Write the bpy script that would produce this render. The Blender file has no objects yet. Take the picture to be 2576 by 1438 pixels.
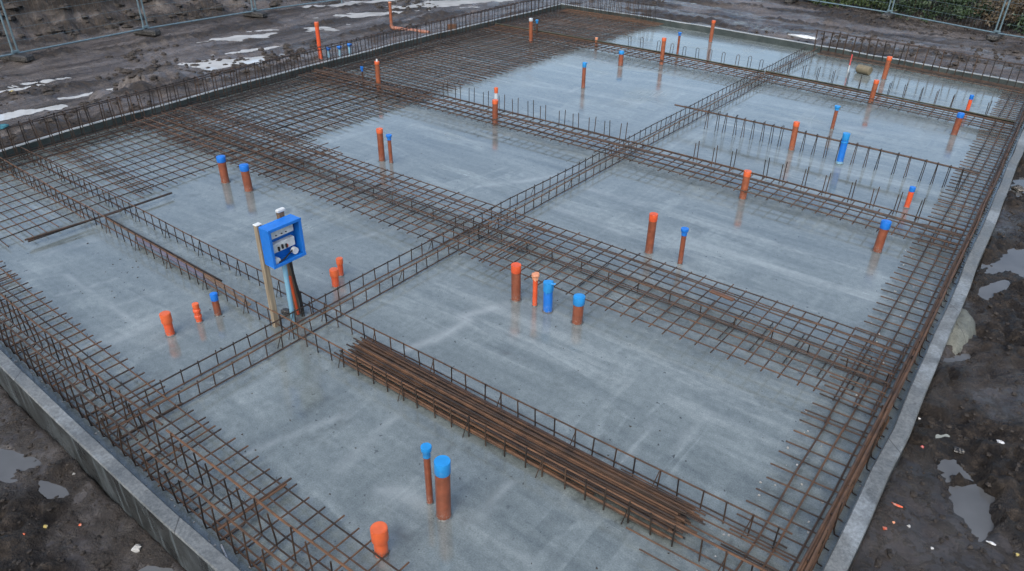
import bpy, math, random
import numpy as np

R = math.radians
random.seed(11)
rng = np.random.default_rng(7)
scn = bpy.context.scene
col = scn.collection

# ------------------------------------------------------------------ survey of the site
# plan axes: x across the slab, y along it, metres; the plan is bent slightly to absorb lens bulge
PW, PH = 2576.0, 1438.0

def axes(pitch, yaw, roll):
    f = np.array([math.sin(yaw)*math.cos(pitch), math.cos(yaw)*math.cos(pitch), -math.sin(pitch)])
    r = np.array([math.cos(yaw), -math.sin(yaw), 0.0])
    u = np.cross(r, f)
    c, s = math.cos(roll), math.sin(roll)
    return c*r+s*u, -s*r+c*u, f

CAM = np.array([-0.04989, 0.05320, 3.82661])
CF = 1809.249
CR = axes(R(31.01549), R(-37.14367), R(0.81231))
SF, SK, SH = 1897.93, 0.034, 3.8
SR = axes(R(30.5277), R(-37.2081), R(0.7303))

def at(px, py, z=0.0):
    d = CR[0]*(px-PW/2)/CF - CR[1]*(py-PH/2)/CF + CR[2]
    t = (z-CAM[2])/d[2]
    return np.array([CAM[0]+d[0]*t, CAM[1]+d[1]*t, z])

_wc = {}
def W(X, Y, z=0.0):
    """plan point -> world point (plan bent to absorb lens bulge, heights unchanged)"""
    k = (round(X, 4), round(Y, 4))
    p = _wc.get(k)
    if p is None:
        D = np.array([X, Y, -SH]); zz = SR[2] @ D
        q = np.array([SF*(SR[0] @ D)/zz, -SF*(SR[1] @ D)/zz])/1000
        d = math.hypot(q[0], q[1]); u = d
        for _ in range(25):
            u -= (u*(1+SK*u*u)-d)/(1+3*SK*u*u)
        q = q*(u/d if d > 0 else 1)*1000
        p = at(q[0]+PW/2, q[1]+PH/2)
        _wc[k] = p
    return np.array([p[0], p[1], z])

# ------------------------------------------------------------------ noise
_tabs = {}
def vnoise(x, y, seed=0):
    if seed not in _tabs:
        _tabs[seed] = np.random.default_rng(100+seed).random((256, 256))
    T = _tabs[seed]
    xi = np.floor(x).astype(int); yi = np.floor(y).astype(int)
    fx = x-xi; fy = y-yi
    fx = fx*fx*(3-2*fx); fy = fy*fy*(3-2*fy)
    a = T[xi % 256, yi % 256]; b = T[(xi+1) % 256, yi % 256]
    c = T[xi % 256, (yi+1) % 256]; d = T[(xi+1) % 256, (yi+1) % 256]
    return (a*(1-fx)+b*fx)*(1-fy)+(c*(1-fx)+d*fx)*fy

def fbm(x, y, seed=0, octv=4):
    s = 0.0; a = 0.5
    for i in range(octv):
        s = s+a*(vnoise(x*2**i+17.3*i, y*2**i-9.1*i, seed+i)-0.5)*2
        a *= 0.5
    return s

def sstep(t):
    t = np.clip(t, 0, 1); return t*t*(3-2*t)

# ------------------------------------------------------------------ materials
def newmat(name):
    m = bpy.data.materials.new(name); m.use_nodes = True
    nt = m.node_tree; b = nt.nodes['Principled BSDF']
    return m, nt, b

def nd(nt, typ, **kw):
    n = nt.nodes.new(typ)
    for k, v in kw.items():
        if k in ('operation', 'blend_type', 'data_type', 'wave_type', 'bands_direction', 'feature', 'distance', 'noise_dimensions', 'interpolation_type'):
            setattr(n, k, v)
        else:
            n.inputs[k].default_value = v
    return n

def link(nt, a, b): nt.links.new(a, b)

def coords(nt, scale=(1, 1, 1), rot=(0, 0, 0), world=True):
    if world:
        g = nt.nodes.new('ShaderNodeNewGeometry'); out = g.outputs['Position']
    else:
        g = nt.nodes.new('ShaderNodeTexCoord'); out = g.outputs['Object']
    mp = nt.nodes.new('ShaderNodeMapping'); mp.inputs['Scale'].default_value = scale; mp.inputs['Rotation'].default_value = rot
    link(nt, out, mp.inputs['Vector'])
    return mp.outputs['Vector']

def noise(nt, vec, scale, detail=4, rough=0.55, dist=0.0):
    n = nd(nt, 'ShaderNodeTexNoise', Scale=scale, Detail=detail, Roughness=rough, Distortion=dist)
    link(nt, vec, n.inputs['Vector'])
    return n.outputs['Fac']

def ramp(nt, fac, stops):
    n = nt.nodes.new('ShaderNodeValToRGB')
    e = n.color_ramp.elements
    while len(e) < len(stops): e.new(0.5)
    for el, (p, c) in zip(e, stops):
        el.position = p
        el.color = (c, c, c, 1) if isinstance(c, (int, float)) else (*c, 1)
    link(nt, fac, n.inputs['Fac'])
    return n.outputs['Color']

def mix(nt, fac, a, b, bt='MIX'):
    n = nt.nodes.new('ShaderNodeMix'); n.data_type = 'RGBA'; n.blend_type = bt
    for s, v in ((n.inputs['Factor'], fac), (n.inputs['A'], a), (n.inputs['B'], b)):
        pass
    ins = [i for i in n.inputs]
    fi = n.inputs[0]; ai = [i for i in ins if i.name == 'A' and i.type == 'RGBA'][0]; bi = [i for i in ins if i.name == 'B' and i.type == 'RGBA'][0]
    for s, v in ((fi, fac), (ai, a), (bi, b)):
        if isinstance(v, (int, float)):
            s.default_value = v if s.type == 'VALUE' else (v, v, v, 1)
        elif isinstance(v, tuple): s.default_value = (*v, 1)
        else: link(nt, v, s)
    return [o for o in n.outputs if o.type == 'RGBA'][0]

def math_(nt, op, a, b=0.0, c=None, clamp=False):
    n = nt.nodes.new('ShaderNodeMath'); n.operation = op; n.use_clamp = clamp
    for i, v in enumerate((a, b, c)):
        if v is None: continue
        if isinstance(v, (int, float)): n.inputs[i].default_value = v
        else: link(nt, v, n.inputs[i])
    return n.outputs[0]

def bump(nt, b, h, strength=0.3, dist=0.01):
    n = nd(nt, 'ShaderNodeBump', Strength=strength, Distance=dist)
    link(nt, h, n.inputs['Height']); link(nt, n.outputs['Normal'], b.inputs['Normal'])
    return n

def rust_mat(name, dark, mid, light, rough=0.6):
    m, nt, b = newmat(name)
    v = coords(nt)
    f = noise(nt, v, 9, 5, 0.65)
    oi = nt.nodes.new('ShaderNodeObjectInfo')
    f2 = math_(nt, 'MULTIPLY_ADD', oi.outputs['Random'], 0.35, math_(nt, 'SUBTRACT', f, 0.17))
    c = ramp(nt, f2, [(0.25, dark), (0.5, mid), (0.78, light)])
    link(nt, c, b.inputs['Base Color'])
    b.inputs['Roughness'].default_value = rough
    b.inputs['Specular IOR Level'].default_value = 0.4
    bump(nt, b, noise(nt, v, 160, 2, 0.6), 0.5, 0.004)
    return m

M = {}
M['rust'] = rust_mat('rusty_steel', (0.016, 0.011, 0.008), (0.053, 0.031, 0.020), (0.110, 0.058, 0.031))
M['rust_red'] = rust_mat('orange_rusty_steel', (0.022, 0.014, 0.010), (0.068, 0.037, 0.021), (0.128, 0.064, 0.032))
M['rust_dark'] = rust_mat('dark_wet_steel', (0.010, 0.008, 0.007), (0.028, 0.019, 0.014), (0.066, 0.038, 0.023), 0.5)

def plastic(name, c, rough=0.35, var=0.25, dirt=True):
    m, nt, b = newmat(name)
    v = coords(nt)
    f = noise(nt, v, 14, 4, 0.6)
    lo = tuple(x*(1-var) for x in c); hi = tuple(min(1, x*(1+var)) for x in c)
    cc = ramp(nt, f, [(0.3, lo), (0.7, hi)])
    if dirt:
        g = nt.nodes.new('ShaderNodeNewGeometry'); sx = nt.nodes.new('ShaderNodeSeparateXYZ'); link(nt, g.outputs['Position'], sx.inputs[0])
        low = math_(nt, 'SUBTRACT', 1.0, math_(nt, 'MULTIPLY', sx.outputs['Z'], 9.0), clamp=True)
        spl = math_(nt, 'MULTIPLY', low, ramp(nt, noise(nt, v, 70, 3, 0.7), [(0.5, 0.0), (0.62, 1.0)]))
        cc = mix(nt, math_(nt, 'MULTIPLY', spl, 0.75), cc, (0.24, 0.23, 0.21))
    link(nt, cc, b.inputs['Base Color'])
    r = math_(nt, 'MULTIPLY_ADD', noise(nt, v, 30, 3), 0.3, rough-0.13)
    link(nt, r, b.inputs['Roughness'])
    return m

M['pipe'] = plastic('terracotta_pipe_plastic', (0.185, 0.054, 0.026), 0.40)
M['pipe_dark'] = plastic('dark_brown_pipe_plastic', (0.055, 0.026, 0.016), 0.45)
M['pipe_orange'] = plastic('brown_orange_pipe_plastic', (0.235, 0.070, 0.031), 0.40)
M['orange'] = plastic('orange_plastic', (0.56, 0.105, 0.032), 0.42, 0.12)
M['red_orange'] = plastic('red_orange_plastic', (0.55, 0.078, 0.022), 0.42, 0.15)
M['pale_orange'] = plastic('pale_orange_film', (0.58, 0.25, 0.14), 0.45, 0.15)
M['blue'] = plastic('blue_plastic', (0.008, 0.135, 0.50), 0.34, 0.12)
M['blue_light'] = plastic('light_blue_plastic', (0.014, 0.21, 0.52), 0.34, 0.15)
M['white'] = plastic('white_plastic', (0.50, 0.51, 0.52), 0.45, 0.1)
M['grey_pipe'] = plastic('pale_grey_pipe_plastic', (0.42, 0.46, 0.5), 0.4, 0.1)
M['conduit'] = plastic('faded_blue_conduit', (0.16, 0.33, 0.45), 0.4, 0.1)
M['black'] = plastic('black_rubber', (0.006, 0.006, 0.007), 0.5, 0.3)
M['pink'] = plastic('red_paint', (0.45, 0.06, 0.06), 0.4, 0.2)
M['yellow'] = plastic('yellow_plastic', (0.36, 0.28, 0.07), 0.5, 0.2)
M['teal'] = plastic('teal_cloth', (0.025, 0.12, 0.16), 0.8, 0.3)
M['galv'] = plastic('galvanised_steel', (0.15, 0.22, 0.255), 0.5, 0.2, False)
M['galv'].node_tree.nodes['Principled BSDF'].inputs['Metallic'].default_value = 0.5
M['plate'] = plastic('pale_mounting_plate', (0.52, 0.55, 0.56), 0.5, 0.25, False)

def wood_mat(name, a, bcol, axis=2):
    m, nt, b = newmat(name)
    sc = [30, 30, 30]; sc[axis] = 2
    v = coords(nt, tuple(sc), world=False)
    f = noise(nt, v, 1.5, 5, 0.6, 0.6)
    link(nt, ramp(nt, f, [(0.3, a), (0.7, bcol)]), b.inputs['Base Color'])
    b.inputs['Roughness'].default_value = 0.6
    bump(nt, b, f, 0.3, 0.004)
    return m
M['timber'] = wood_mat('weathered_timber', (0.14, 0.11, 0.075), (0.30, 0.25, 0.18))
M['timber_brown'] = wood_mat('brown_timber', (0.085, 0.055, 0.035), (0.18, 0.12, 0.075))
M['board'] = wood_mat('wet_brown_board', (0.06, 0.03, 0.018), (0.15, 0.07, 0.035), 0)
M['purple'] = plastic('purple_grey_film', (0.10, 0.085, 0.11), 0.4, 0.3)

M['grout_shade'] = None
def slab_mat():
    m, nt, b = newmat('wet_cast_concrete')
    v = coords(nt)
    big = noise(nt, v, 0.5, 5, 0.6)
    def strokes_(sc, rot, seed, det=5, dist=0.15):
        mp = coords(nt, sc, (0, 0, rot))
        vm = nt.nodes.new('ShaderNodeVectorMath'); vm.operation = 'ADD'; link(nt, mp, vm.inputs[0]); vm.inputs[1].default_value = (seed, seed*1.7, 0)
        return noise(nt, vm.outputs[0], 1.0, det, 0.58, dist)
    sx = strokes_((0.16, 2.0, 1), R(2), 3.1); sx2 = strokes_((0.45, 6.5, 1), R(-2), 9.4, 3)
    sy = strokes_((2.6, 0.22, 1), R(-3), 5.7); sy2 = strokes_((7.0, 0.5, 1), R(2), 1.2, 3)
    g = nt.nodes.new('ShaderNodeNewGeometry'); s = nt.nodes.new('ShaderNodeSeparateXYZ'); link(nt, g.outputs['Position'], s.inputs[0])
    X, Y = s.outputs['X'], s.outputs['Y']
    sel = ramp(nt, noise(nt, v, 0.28, 2), [(0.50, 0.0), (0.56, 1.0)])
    across = math_(nt, 'MULTIPLY_ADD', sx2, 0.4, math_(nt, 'MULTIPLY', sx, 0.6))
    along = math_(nt, 'MULTIPLY_ADD', sy2, 0.4, math_(nt, 'MULTIPLY', sy, 0.6))
    strokes = mix(nt, math_(nt, 'MULTIPLY', sel, 0.75), across, along)
    base = ramp(nt, strokes, [(0.38, (0.085, 0.103, 0.105)), (0.46, (0.122, 0.145, 0.145)), (0.54, (0.142, 0.167, 0.167)), (0.585, (0.191, 0.220, 0.219)), (0.66, (0.227, 0.261, 0.260))])
    base = mix(nt, 0.32, base, ramp(nt, big, [(0.32, (0.094, 0.113, 0.115)), (0.68, (0.176, 0.205, 0.204))]))
    # crisp-edged float patches: one sharp side, one soft side
    def patch(sc, rot, seed, lo, w):
        return ramp(nt, strokes_(sc, rot, seed, 4, 0.5), [(lo, 0.0), (lo+.022, 1.0), (lo+w, 0.0)])
    pa = patch((0.22, 1.15, 1), R(3), 21.0, .50, .11); pb = patch((1.1, 0.2, 1), R(-4), 33.0, .53, .10)
    brk = ramp(nt, noise(nt, v, 0.9, 4), [(0.44, 0.0), (0.6, 1.0)])
    pm = math_(nt, 'MULTIPLY', mix(nt, 1.0, pa, pb, 'LIGHTEN'), brk)
    base = mix(nt, math_(nt, 'MULTIPLY', pm, 0.42), base, (0.244, 0.283, 0.283))
    pd = math_(nt, 'MULTIPLY', patch((0.3, 1.6, 1), R(1), 47.0, .52, .14), 0.35)
    base = mix(nt, pd, base, (0.085, 0.104, 0.108))
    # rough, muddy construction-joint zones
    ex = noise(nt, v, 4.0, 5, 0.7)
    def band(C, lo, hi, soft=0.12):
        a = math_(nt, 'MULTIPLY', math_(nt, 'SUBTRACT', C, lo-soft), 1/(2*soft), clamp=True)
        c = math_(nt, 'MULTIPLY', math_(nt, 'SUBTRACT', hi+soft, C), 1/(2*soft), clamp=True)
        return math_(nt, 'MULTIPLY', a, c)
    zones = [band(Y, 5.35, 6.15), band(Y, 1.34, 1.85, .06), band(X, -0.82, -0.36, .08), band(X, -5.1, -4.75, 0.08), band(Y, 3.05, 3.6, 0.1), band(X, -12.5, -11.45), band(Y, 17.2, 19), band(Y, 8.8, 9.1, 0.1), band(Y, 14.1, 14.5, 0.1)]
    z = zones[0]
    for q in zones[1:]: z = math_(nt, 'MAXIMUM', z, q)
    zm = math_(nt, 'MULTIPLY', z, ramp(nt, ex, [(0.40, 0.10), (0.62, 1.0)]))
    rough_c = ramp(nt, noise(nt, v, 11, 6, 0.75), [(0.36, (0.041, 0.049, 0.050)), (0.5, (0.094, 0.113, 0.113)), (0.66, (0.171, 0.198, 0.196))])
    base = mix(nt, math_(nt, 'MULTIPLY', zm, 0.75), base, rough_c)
    # fine grain, pits, dark splashes
    grain = noise(nt, v, 95, 3, 0.75)
    base = mix(nt, 0.45, base, ramp(nt, grain, [(0.34, 0.2), (0.66, 0.8)]), 'SOFT_LIGHT')
    mott = noise(nt, v, 14, 5, 0.72)
    base = mix(nt, 0.28, base, ramp(nt, mott, [(0.35, 0.2), (0.65, 0.78)]), 'SOFT_LIGHT')
    pits = math_(nt, 'MULTIPLY', ramp(nt, noise(nt, v, 21, 2, 0.5), [(0.695, 0.0), (0.72, 1.0)]), ramp(nt, noise(nt, v, 1.7, 3), [(0.42, 0.0), (0.55, 1.0)]))
    base = mix(nt, math_(nt, 'MULTIPLY', pits, 0.85), base, (0.03, 0.032, 0.032))
    stain = math_(nt, 'MULTIPLY', ramp(nt, noise(nt, v, 2.3, 7, 0.75, 0.4), [(0.57, 0.0), (0.70, 1.0)]), 0.6)
    base = mix(nt, stain, base, (0.074, 0.085, 0.080))
    ap = nt.nodes.new('ShaderNodeAttribute'); ap.attribute_name = 'pale'; ad = nt.nodes.new('ShaderNodeAttribute'); ad.attribute_name = 'dark'
    base = mix(nt, math_(nt, 'MULTIPLY', ap.outputs['Fac'], 0.5), base, (0.33, 0.365, 0.37))
    base = mix(nt, math_(nt, 'MULTIPLY', ad.outputs['Fac'], 0.7), base, (0.045, 0.045, 0.042))
    link(nt, base, b.inputs['Base Color'])
    wet = noise(nt, v, 0.7, 5, 0.62, 0.3)
    r1 = ramp(nt, wet, [(0.34, 0.07), (0.52, 0.125), (0.66, 0.22)])
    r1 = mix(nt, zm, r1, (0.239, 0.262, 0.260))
    r1 = math_(nt, 'ADD', r1, math_(nt, 'MULTIPLY', math_(nt, 'SUBTRACT', strokes, 0.5), 0.35))
    r1 = math_(nt, 'ADD', r1, math_(nt, 'MULTIPLY', pm, 0.10))
    link(nt, r1, b.inputs['Roughness'])
    b.inputs['IOR'].default_value = 1.8
    h = math_(nt, 'MULTIPLY_ADD', strokes, 0.5, math_(nt, 'MULTIPLY', grain, 0.05))
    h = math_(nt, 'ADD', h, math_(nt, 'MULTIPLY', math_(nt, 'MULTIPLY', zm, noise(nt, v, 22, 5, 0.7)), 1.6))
    bump(nt, b, h, 0.22, 0.010)
    return m
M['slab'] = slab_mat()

def kerb_mat(name, a, c, stain, rough=0.55):
    m, nt, b = newmat(name)
    v = coords(nt)
    f = noise(nt, v, 3.5, 6, 0.68)
    base = ramp(nt, f, [(0.3, a), (0.7, c)])
    base = mix(nt, ramp(nt, noise(nt, v, 1.6, 5, 0.65), [(0.5, 0.0), (0.62, 0.85)]), base, stain)
    base = mix(nt, 0.6, base, ramp(nt, noise(nt, v, 45, 5, 0.75), [(0.34, 0.15), (0.66, 0.82)]), 'SOFT_LIGHT')
    base = mix(nt, ramp(nt, noise(nt, v, 15, 3, 0.6), [(0.68, 0.0), (0.73, 0.7)]), base, (0.05, 0.05, 0.05))
    gj = nt.nodes.new('ShaderNodeNewGeometry'); sj = nt.nodes.new('ShaderNodeSeparateXYZ'); link(nt, gj.outputs['Position'], sj.inputs[0])
    jl = math_(nt, 'LESS_THAN', math_(nt, 'FRACT', math_(nt, 'MULTIPLY', math_(nt, 'ADD', sj.outputs['X'], math_(nt, 'MULTIPLY', sj.outputs['Y'], 1.0)), 1/2.35)), 0.0045)
    base = mix(nt, math_(nt, 'MULTIPLY', jl, 0.8), base, (0.03, 0.03, 0.03))
    link(nt, base, b.inputs['Base Color'])
    link(nt, ramp(nt, f, [(0.3, rough-0.22), (0.7, rough+0.1)]), b.inputs['Roughness'])
    bump(nt, b, noise(nt, v, 60, 4, 0.7), 0.4, 0.005)
    return m
M['kerb'] = kerb_mat('weathered_kerb_concrete', (0.075, 0.083, 0.086), (0.145, 0.157, 0.160), (0.21, 0.237, 0.255))
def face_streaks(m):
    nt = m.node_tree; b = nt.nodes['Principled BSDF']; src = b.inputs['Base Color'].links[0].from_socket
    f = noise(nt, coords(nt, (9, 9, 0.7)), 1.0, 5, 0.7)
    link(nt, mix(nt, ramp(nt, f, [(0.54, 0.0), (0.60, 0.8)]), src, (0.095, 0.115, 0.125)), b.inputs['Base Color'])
M['kerb_face'] = kerb_mat('dark_kerb_side', (0.013, 0.015, 0.016), (0.038, 0.043, 0.044), (0.06, 0.07, 0.075), 0.4)  # side faces of the kerb, set much darker than its top
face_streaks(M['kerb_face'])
M['form'] = kerb_mat('teal_grey_form_panel', (0.024, 0.034, 0.034), (0.048, 0.062, 0.060), (0.060, 0.072, 0.070), 0.5)
M['form_top'] = kerb_mat('white_form_edge', (0.15, 0.165, 0.17), (0.34, 0.36, 0.365), (0.23, 0.25, 0.255), 0.45)

def mud_mat():
    m, nt, b = newmat('wet_mud')
    v = coords(nt)
    f = noise(nt, v, 1.1, 7, 0.70, 0.4)
    g = noise(nt, v, 8, 7, 0.76, 0.3)
    geo = nt.nodes.new('ShaderNodeNewGeometry'); sp = nt.nodes.new('ShaderNodeSeparateXYZ'); link(nt, geo.outputs['Position'], sp.inputs[0])
    X, Y, Z = sp.outputs['X'], sp.outputs['Y'], sp.outputs['Z']
    an = nt.nodes.new('ShaderNodeAttribute'); an.attribute_name = 'clods'; clod = an.outputs['Fac']
    clod = math_(nt, 'ADD', clod, math_(nt, 'MULTIPLY', math_(nt, 'SUBTRACT', g, 0.5), 1.1), clamp=True)
    # smooth silty flats / dark crumbly clods
    flat = ramp(nt, f, [(0.32, (0.020, 0.0168, 0.0148)), (0.5, (0.036, 0.0312, 0.0285)), (0.68, (0.060, 0.053, 0.049))])
    flat = mix(nt, 0.35, flat, ramp(nt, noise(nt, v, 24, 5, 0.7), [(0.35, 0.15), (0.65, 0.8)]), 'SOFT_LIGHT')
    dark = ramp(nt, g, [(0.36, (0.005, 0.004, 0.0035)), (0.50, (0.018, 0.0135, 0.0102)), (0.60, (0.042, 0.032, 0.024)), (0.72, (0.088, 0.069, 0.053))])
    base = mix(nt, clod, flat, dark)
    st1 = noise(nt, coords(nt, (3.4, 0.42, 1)), 1.0, 7, 0.7, 0.35)
    st2 = noise(nt, coords(nt, (0.42, 3.4, 1), (0, 0, R(9))), 1.0, 7, 0.7, 0.35)
    far = math_(nt, 'MULTIPLY', math_(nt, 'SUBTRACT', Y, 18.0), 1.0, clamp=True)
    far = math_(nt, 'MULTIPLY', far, math_(nt, 'MULTIPLY', math_(nt, 'ADD', X, 12.5), 0.8, clamp=True))
    st = mix(nt, far, st1, st2)
    track = math_(nt, 'MAXIMUM', math_(nt, 'MULTIPLY', math_(nt, 'SUBTRACT', -12.2, X), 2.0, clamp=True), math_(nt, 'MULTIPLY', math_(nt, 'SUBTRACT', Y, 18.0), 2.0, clamp=True))
    stc = ramp(nt, st, [(0.34, (0.026, 0.021, 0.019)), (0.45, (0.078, 0.066, 0.059)), (0.56, (0.132, 0.116, 0.107)), (0.70, (0.19, 0.171, 0.162))])
    base = mix(nt, math_(nt, 'MULTIPLY', math_(nt, 'MULTIPLY', track, 0.7), math_(nt, 'SUBTRACT', 1.0, math_(nt, 'MULTIPLY', clod, 0.75))), base, stc)
    dry = ramp(nt, math_(nt, 'ADD', Z, math_(nt, 'MULTIPLY', math_(nt, 'SUBTRACT', f, 0.5), 0.5)), [(0.16, 0.0), (0.42, 1.0)])
    dry = math_(nt, 'MULTIPLY', dry, track)
    base = mix(nt, math_(nt, 'MULTIPLY', dry, 0.9), base, ramp(nt, noise(nt, v, 4.5, 7, 0.78), [(0.36, (0.004, 0.0035, 0.003)), (0.5, (0.022, 0.0175, 0.014)), (0.68, (0.062, 0.050, 0.041))]))
    link(nt, base, b.inputs['Base Color'])
    r0 = ramp(nt, noise(nt, v, 1.6, 6, 0.7, 0.3), [(0.40, 0.05), (0.5, 0.11), (0.62, 0.32)])
    r1 = mix(nt, clod, r0, ramp(nt, g, [(0.40, 0.35), (0.6, 0.75)]))
    r1 = mix(nt, dry, r1, (0.9, 0.9, 0.9))
    link(nt, r1, b.inputs['Roughness'])
    b.inputs['IOR'].default_value = 1.42
    cl2 = math_(nt, 'MULTIPLY_ADD', clod, 0.85, 0.15)
    h = math_(nt, 'ADD', math_(nt, 'MULTIPLY', noise(nt, v, 6, 9, 0.74), 1.0), math_(nt, 'MULTIPLY', noise(nt, v, 30, 5, 0.75), 0.35))
    h = math_(nt, 'MULTIPLY', h, cl2)
    h = math_(nt, 'ADD', h, math_(nt, 'MULTIPLY', math_(nt, 'MULTIPLY', st, track), 0.6))
    bump(nt, b, h, 1.0, 0.09)
    return m
M['mud'] = mud_mat()
M['clod'] = rust_mat('dark_clods', (0.006, 0.005, 0.004), (0.022, 0.018, 0.015), (0.055, 0.046, 0.039), 0.75)

def water_mat(name, c, rough=0.03):
    m, nt, b = newmat(name)
    v = coords(nt)
    link(nt, ramp(nt, noise(nt, v, 2.5, 4), [(0.3, tuple(x*0.8 for x in c)), (0.7, tuple(x*1.2 for x in c))]), b.inputs['Base Color'])
    b.inputs['Roughness'].default_value = rough
    b.inputs['IOR'].default_value = 1.33
    bump(nt, b, noise(nt, v, 5, 2), 0.04, 0.01)
    return m
M['water'] = water_mat('puddle_water', (0.42, 0.44, 0.45))
M['clear'] = water_mat('clear_puddle_water', (0.085, 0.09, 0.095))
M['muddy'] = water_mat('silty_puddle_water', (0.21, 0.225, 0.205), 0.06)

def leaf_mat(name, c):
    m, nt, b = newmat(name)
    v = coords(nt)
    link(nt, ramp(nt, noise(nt, v, 3.0, 4), [(0.3, tuple(x*0.45 for x in c)), (0.7, tuple(x*1.4 for x in c))]), b.inputs['Base Color'])
    b.inputs['Roughness'].default_value = 0.6
    return m
M['leaf'] = leaf_mat('dark_green_leaves', (0.030, 0.055, 0.022))
M['leaf2'] = leaf_mat('mid_green_leaves', (0.055, 0.085, 0.025))
M['dry'] = leaf_mat('brown_bracken', (0.075, 0.055, 0.030))
M['bark'] = wood_mat('bark', (0.03, 0.022, 0.016), (0.08, 0.06, 0.045))
M['straw'] = wood_mat('straw_coloured_log', (0.09, 0.075, 0.045), (0.19, 0.165, 0.11))
M['stone'] = kerb_mat('pale_stone', (0.22, 0.22, 0.21), (0.42, 0.42, 0.41), (0.3, 0.3, 0.3), 0.7)
M['grout_shade'] = kerb_mat('dark_grout_shade', (0.045, 0.048, 0.048), (0.13, 0.138, 0.138), (0.08, 0.085, 0.085), 0.5)  # dark tone doubles as painted contact shadow and grime at pipe feet
M['cement'] = kerb_mat('spilled_cement', (0.07, 0.076, 0.066), (0.14, 0.148, 0.128), (0.10, 0.105, 0.092), 0.7)

# ------------------------------------------------------------------ mesh builder
def jt(a=0.015): return random.gauss(0, a)
ORIG = {}
class MB:
    def __init__(s): s.v = []; s.f = []; s.sm = []
    def add(s, vs, fs, smooth=False):
        o = len(s.v)
        s.v.extend([tuple(map(float, p)) for p in vs])
        s.f.extend([tuple(i+o for i in f) for f in fs]); s.sm.extend([smooth]*len(fs))
        return s
    def tube(s, pts, r, n=6, cap=True, smooth=True, radii=None):
        P = np.array(pts, float); k = len(P)
        T = np.gradient(P, axis=0) if k > 2 else np.repeat((P[1:2]-P[0:1]), 2, 0)
        T /= np.linalg.norm(T, axis=1)[:, None]+1e-12
        up = np.array([0, 0, 1.0]) if abs(T[0][2]) < 0.9 else np.array([1.0, 0, 0])
        vs = []
        A = np.cross(T[0], up); A /= np.linalg.norm(A)
        for i in range(k):
            A = A-T[i]*(A @ T[i]); A /= np.linalg.norm(A)+1e-12
            B = np.cross(T[i], A)
            rr = radii[i] if radii is not None else r
            for j in range(n):
                a = 2*math.pi*j/n
                vs.append(P[i]+rr*(math.cos(a)*A+math.sin(a)*B))
        fs = [(i*n+j, i*n+(j+1) % n, (i+1)*n+(j+1) % n, (i+1)*n+j) for i in range(k-1) for j in range(n)]
        s.add(vs, fs, smooth)
        if cap:
            o = len(s.v)-k*n
            s.f.append(tuple(o+j for j in reversed(range(n)))); s.f.append(tuple(o+(k-1)*n+j for j in range(n))); s.sm += [False, False]
        return s
    def box(s, c, d, rot=0.0, bev=0.0, axes3=None):
        c = np.array(c, float); hx, hy, hz = d[0]/2, d[1]/2, d[2]/2
        ca, sa = math.cos(rot), math.sin(rot)
        ex, ey, ez = (np.array([ca, sa, 0]), np.array([-sa, ca, 0]), np.array([0, 0, 1.0])) if axes3 is None else axes3
        b = min(bev, hx*.45, hy*.45, hz*.45)
        if b <= 0:
            vs = [c+sx*hx*ex+sy*hy*ey+sz*hz*ez for sx in (-1, 1) for sy in (-1, 1) for sz in (-1, 1)]
            fs = [(0, 1, 3, 2), (4, 6, 7, 5), (0, 4, 5, 1), (2, 3, 7, 6), (0, 2, 6, 4), (1, 5, 7, 3)]
            return s.add(vs, fs)
        prof = [(hx, hy-b), (hx-b, hy), (-hx+b, hy), (-hx, hy-b), (-hx, -hy+b), (-hx+b, -hy), (hx-b, -hy), (hx, -hy+b)]
        ins = [(px-math.copysign(b, px) if abs(px) > hx-b*1.01 else px, py-math.copysign(b, py) if abs(py) > hy-b*1.01 else py) for px, py in prof]
        rings = [(ins, -hz), (prof, -hz+b), (prof, hz-b), (ins, hz)]
        vs = [c+x*ex+y*ey+zz*ez for pr, zz in rings for x, y in pr]
        fs = [(k*8+j, k*8+(j+1) % 8, k*8+8+(j+1) % 8, k*8+8+j) for k in range(3) for j in range(8)]
        fs += [tuple(reversed(range(8))), tuple(range(24, 32))]
        return s.add(vs, fs)
    def lathe(s, c, prof, n=24, tilt=(0, 0), cap0=True, cap1=True):
        c = np.array(c, float); vs = []
        for (r, z) in prof:
            for j in range(n):
                a = 2*math.pi*j/n
                vs.append(c+np.array([r*math.cos(a)+tilt[0]*z, r*math.sin(a)+tilt[1]*z, z]))
        k = len(prof)
        fs = [(i*n+j, i*n+(j+1) % n, (i+1)*n+(j+1) % n, (i+1)*n+j) for i in range(k-1) for j in range(n)]
        o = len(s.v); s.add(vs, fs, True)
        if cap0: s.f.append(tuple(o+j for j in reversed(range(n)))); s.sm.append(False)
        if cap1: s.f.append(tuple(o+(k-1)*n+j for j in range(n))); s.sm.append(False)
        return s
    def build(s, name, mat, parent=None, loc=None, sharp=35):
        v = np.array(s.v)
        org = np.zeros(3)
        if parent is not None: org = ORIG[parent.name]
        elif loc is not None: org = np.array(loc, float)
        me = bpy.data.meshes.new(name)
        me.from_pydata((v-org).tolist(), [], s.f)
        me.polygons.foreach_set('use_smooth', s.sm)
        mats = mat if isinstance(mat, (list, tuple)) else [mat]
        for q in mats: me.materials.append(q)
        me.update()
        if any(s.sm) and sharp:
            try: me.set_sharp_from_angle(angle=R(sharp))
            except Exception: pass
        o = bpy.data.objects.new(name, me); col.objects.link(o)
        if parent is not None: o.parent = parent
        else: o.location = org
        ORIG[o.name] = org
        return o

def tag(o, label=None, cat=None, group=None, kind=None):
    if label: o['label'] = label
    if cat: o['category'] = cat
    if group: o['group'] = group
    if kind: o['kind'] = kind
    return o

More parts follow.
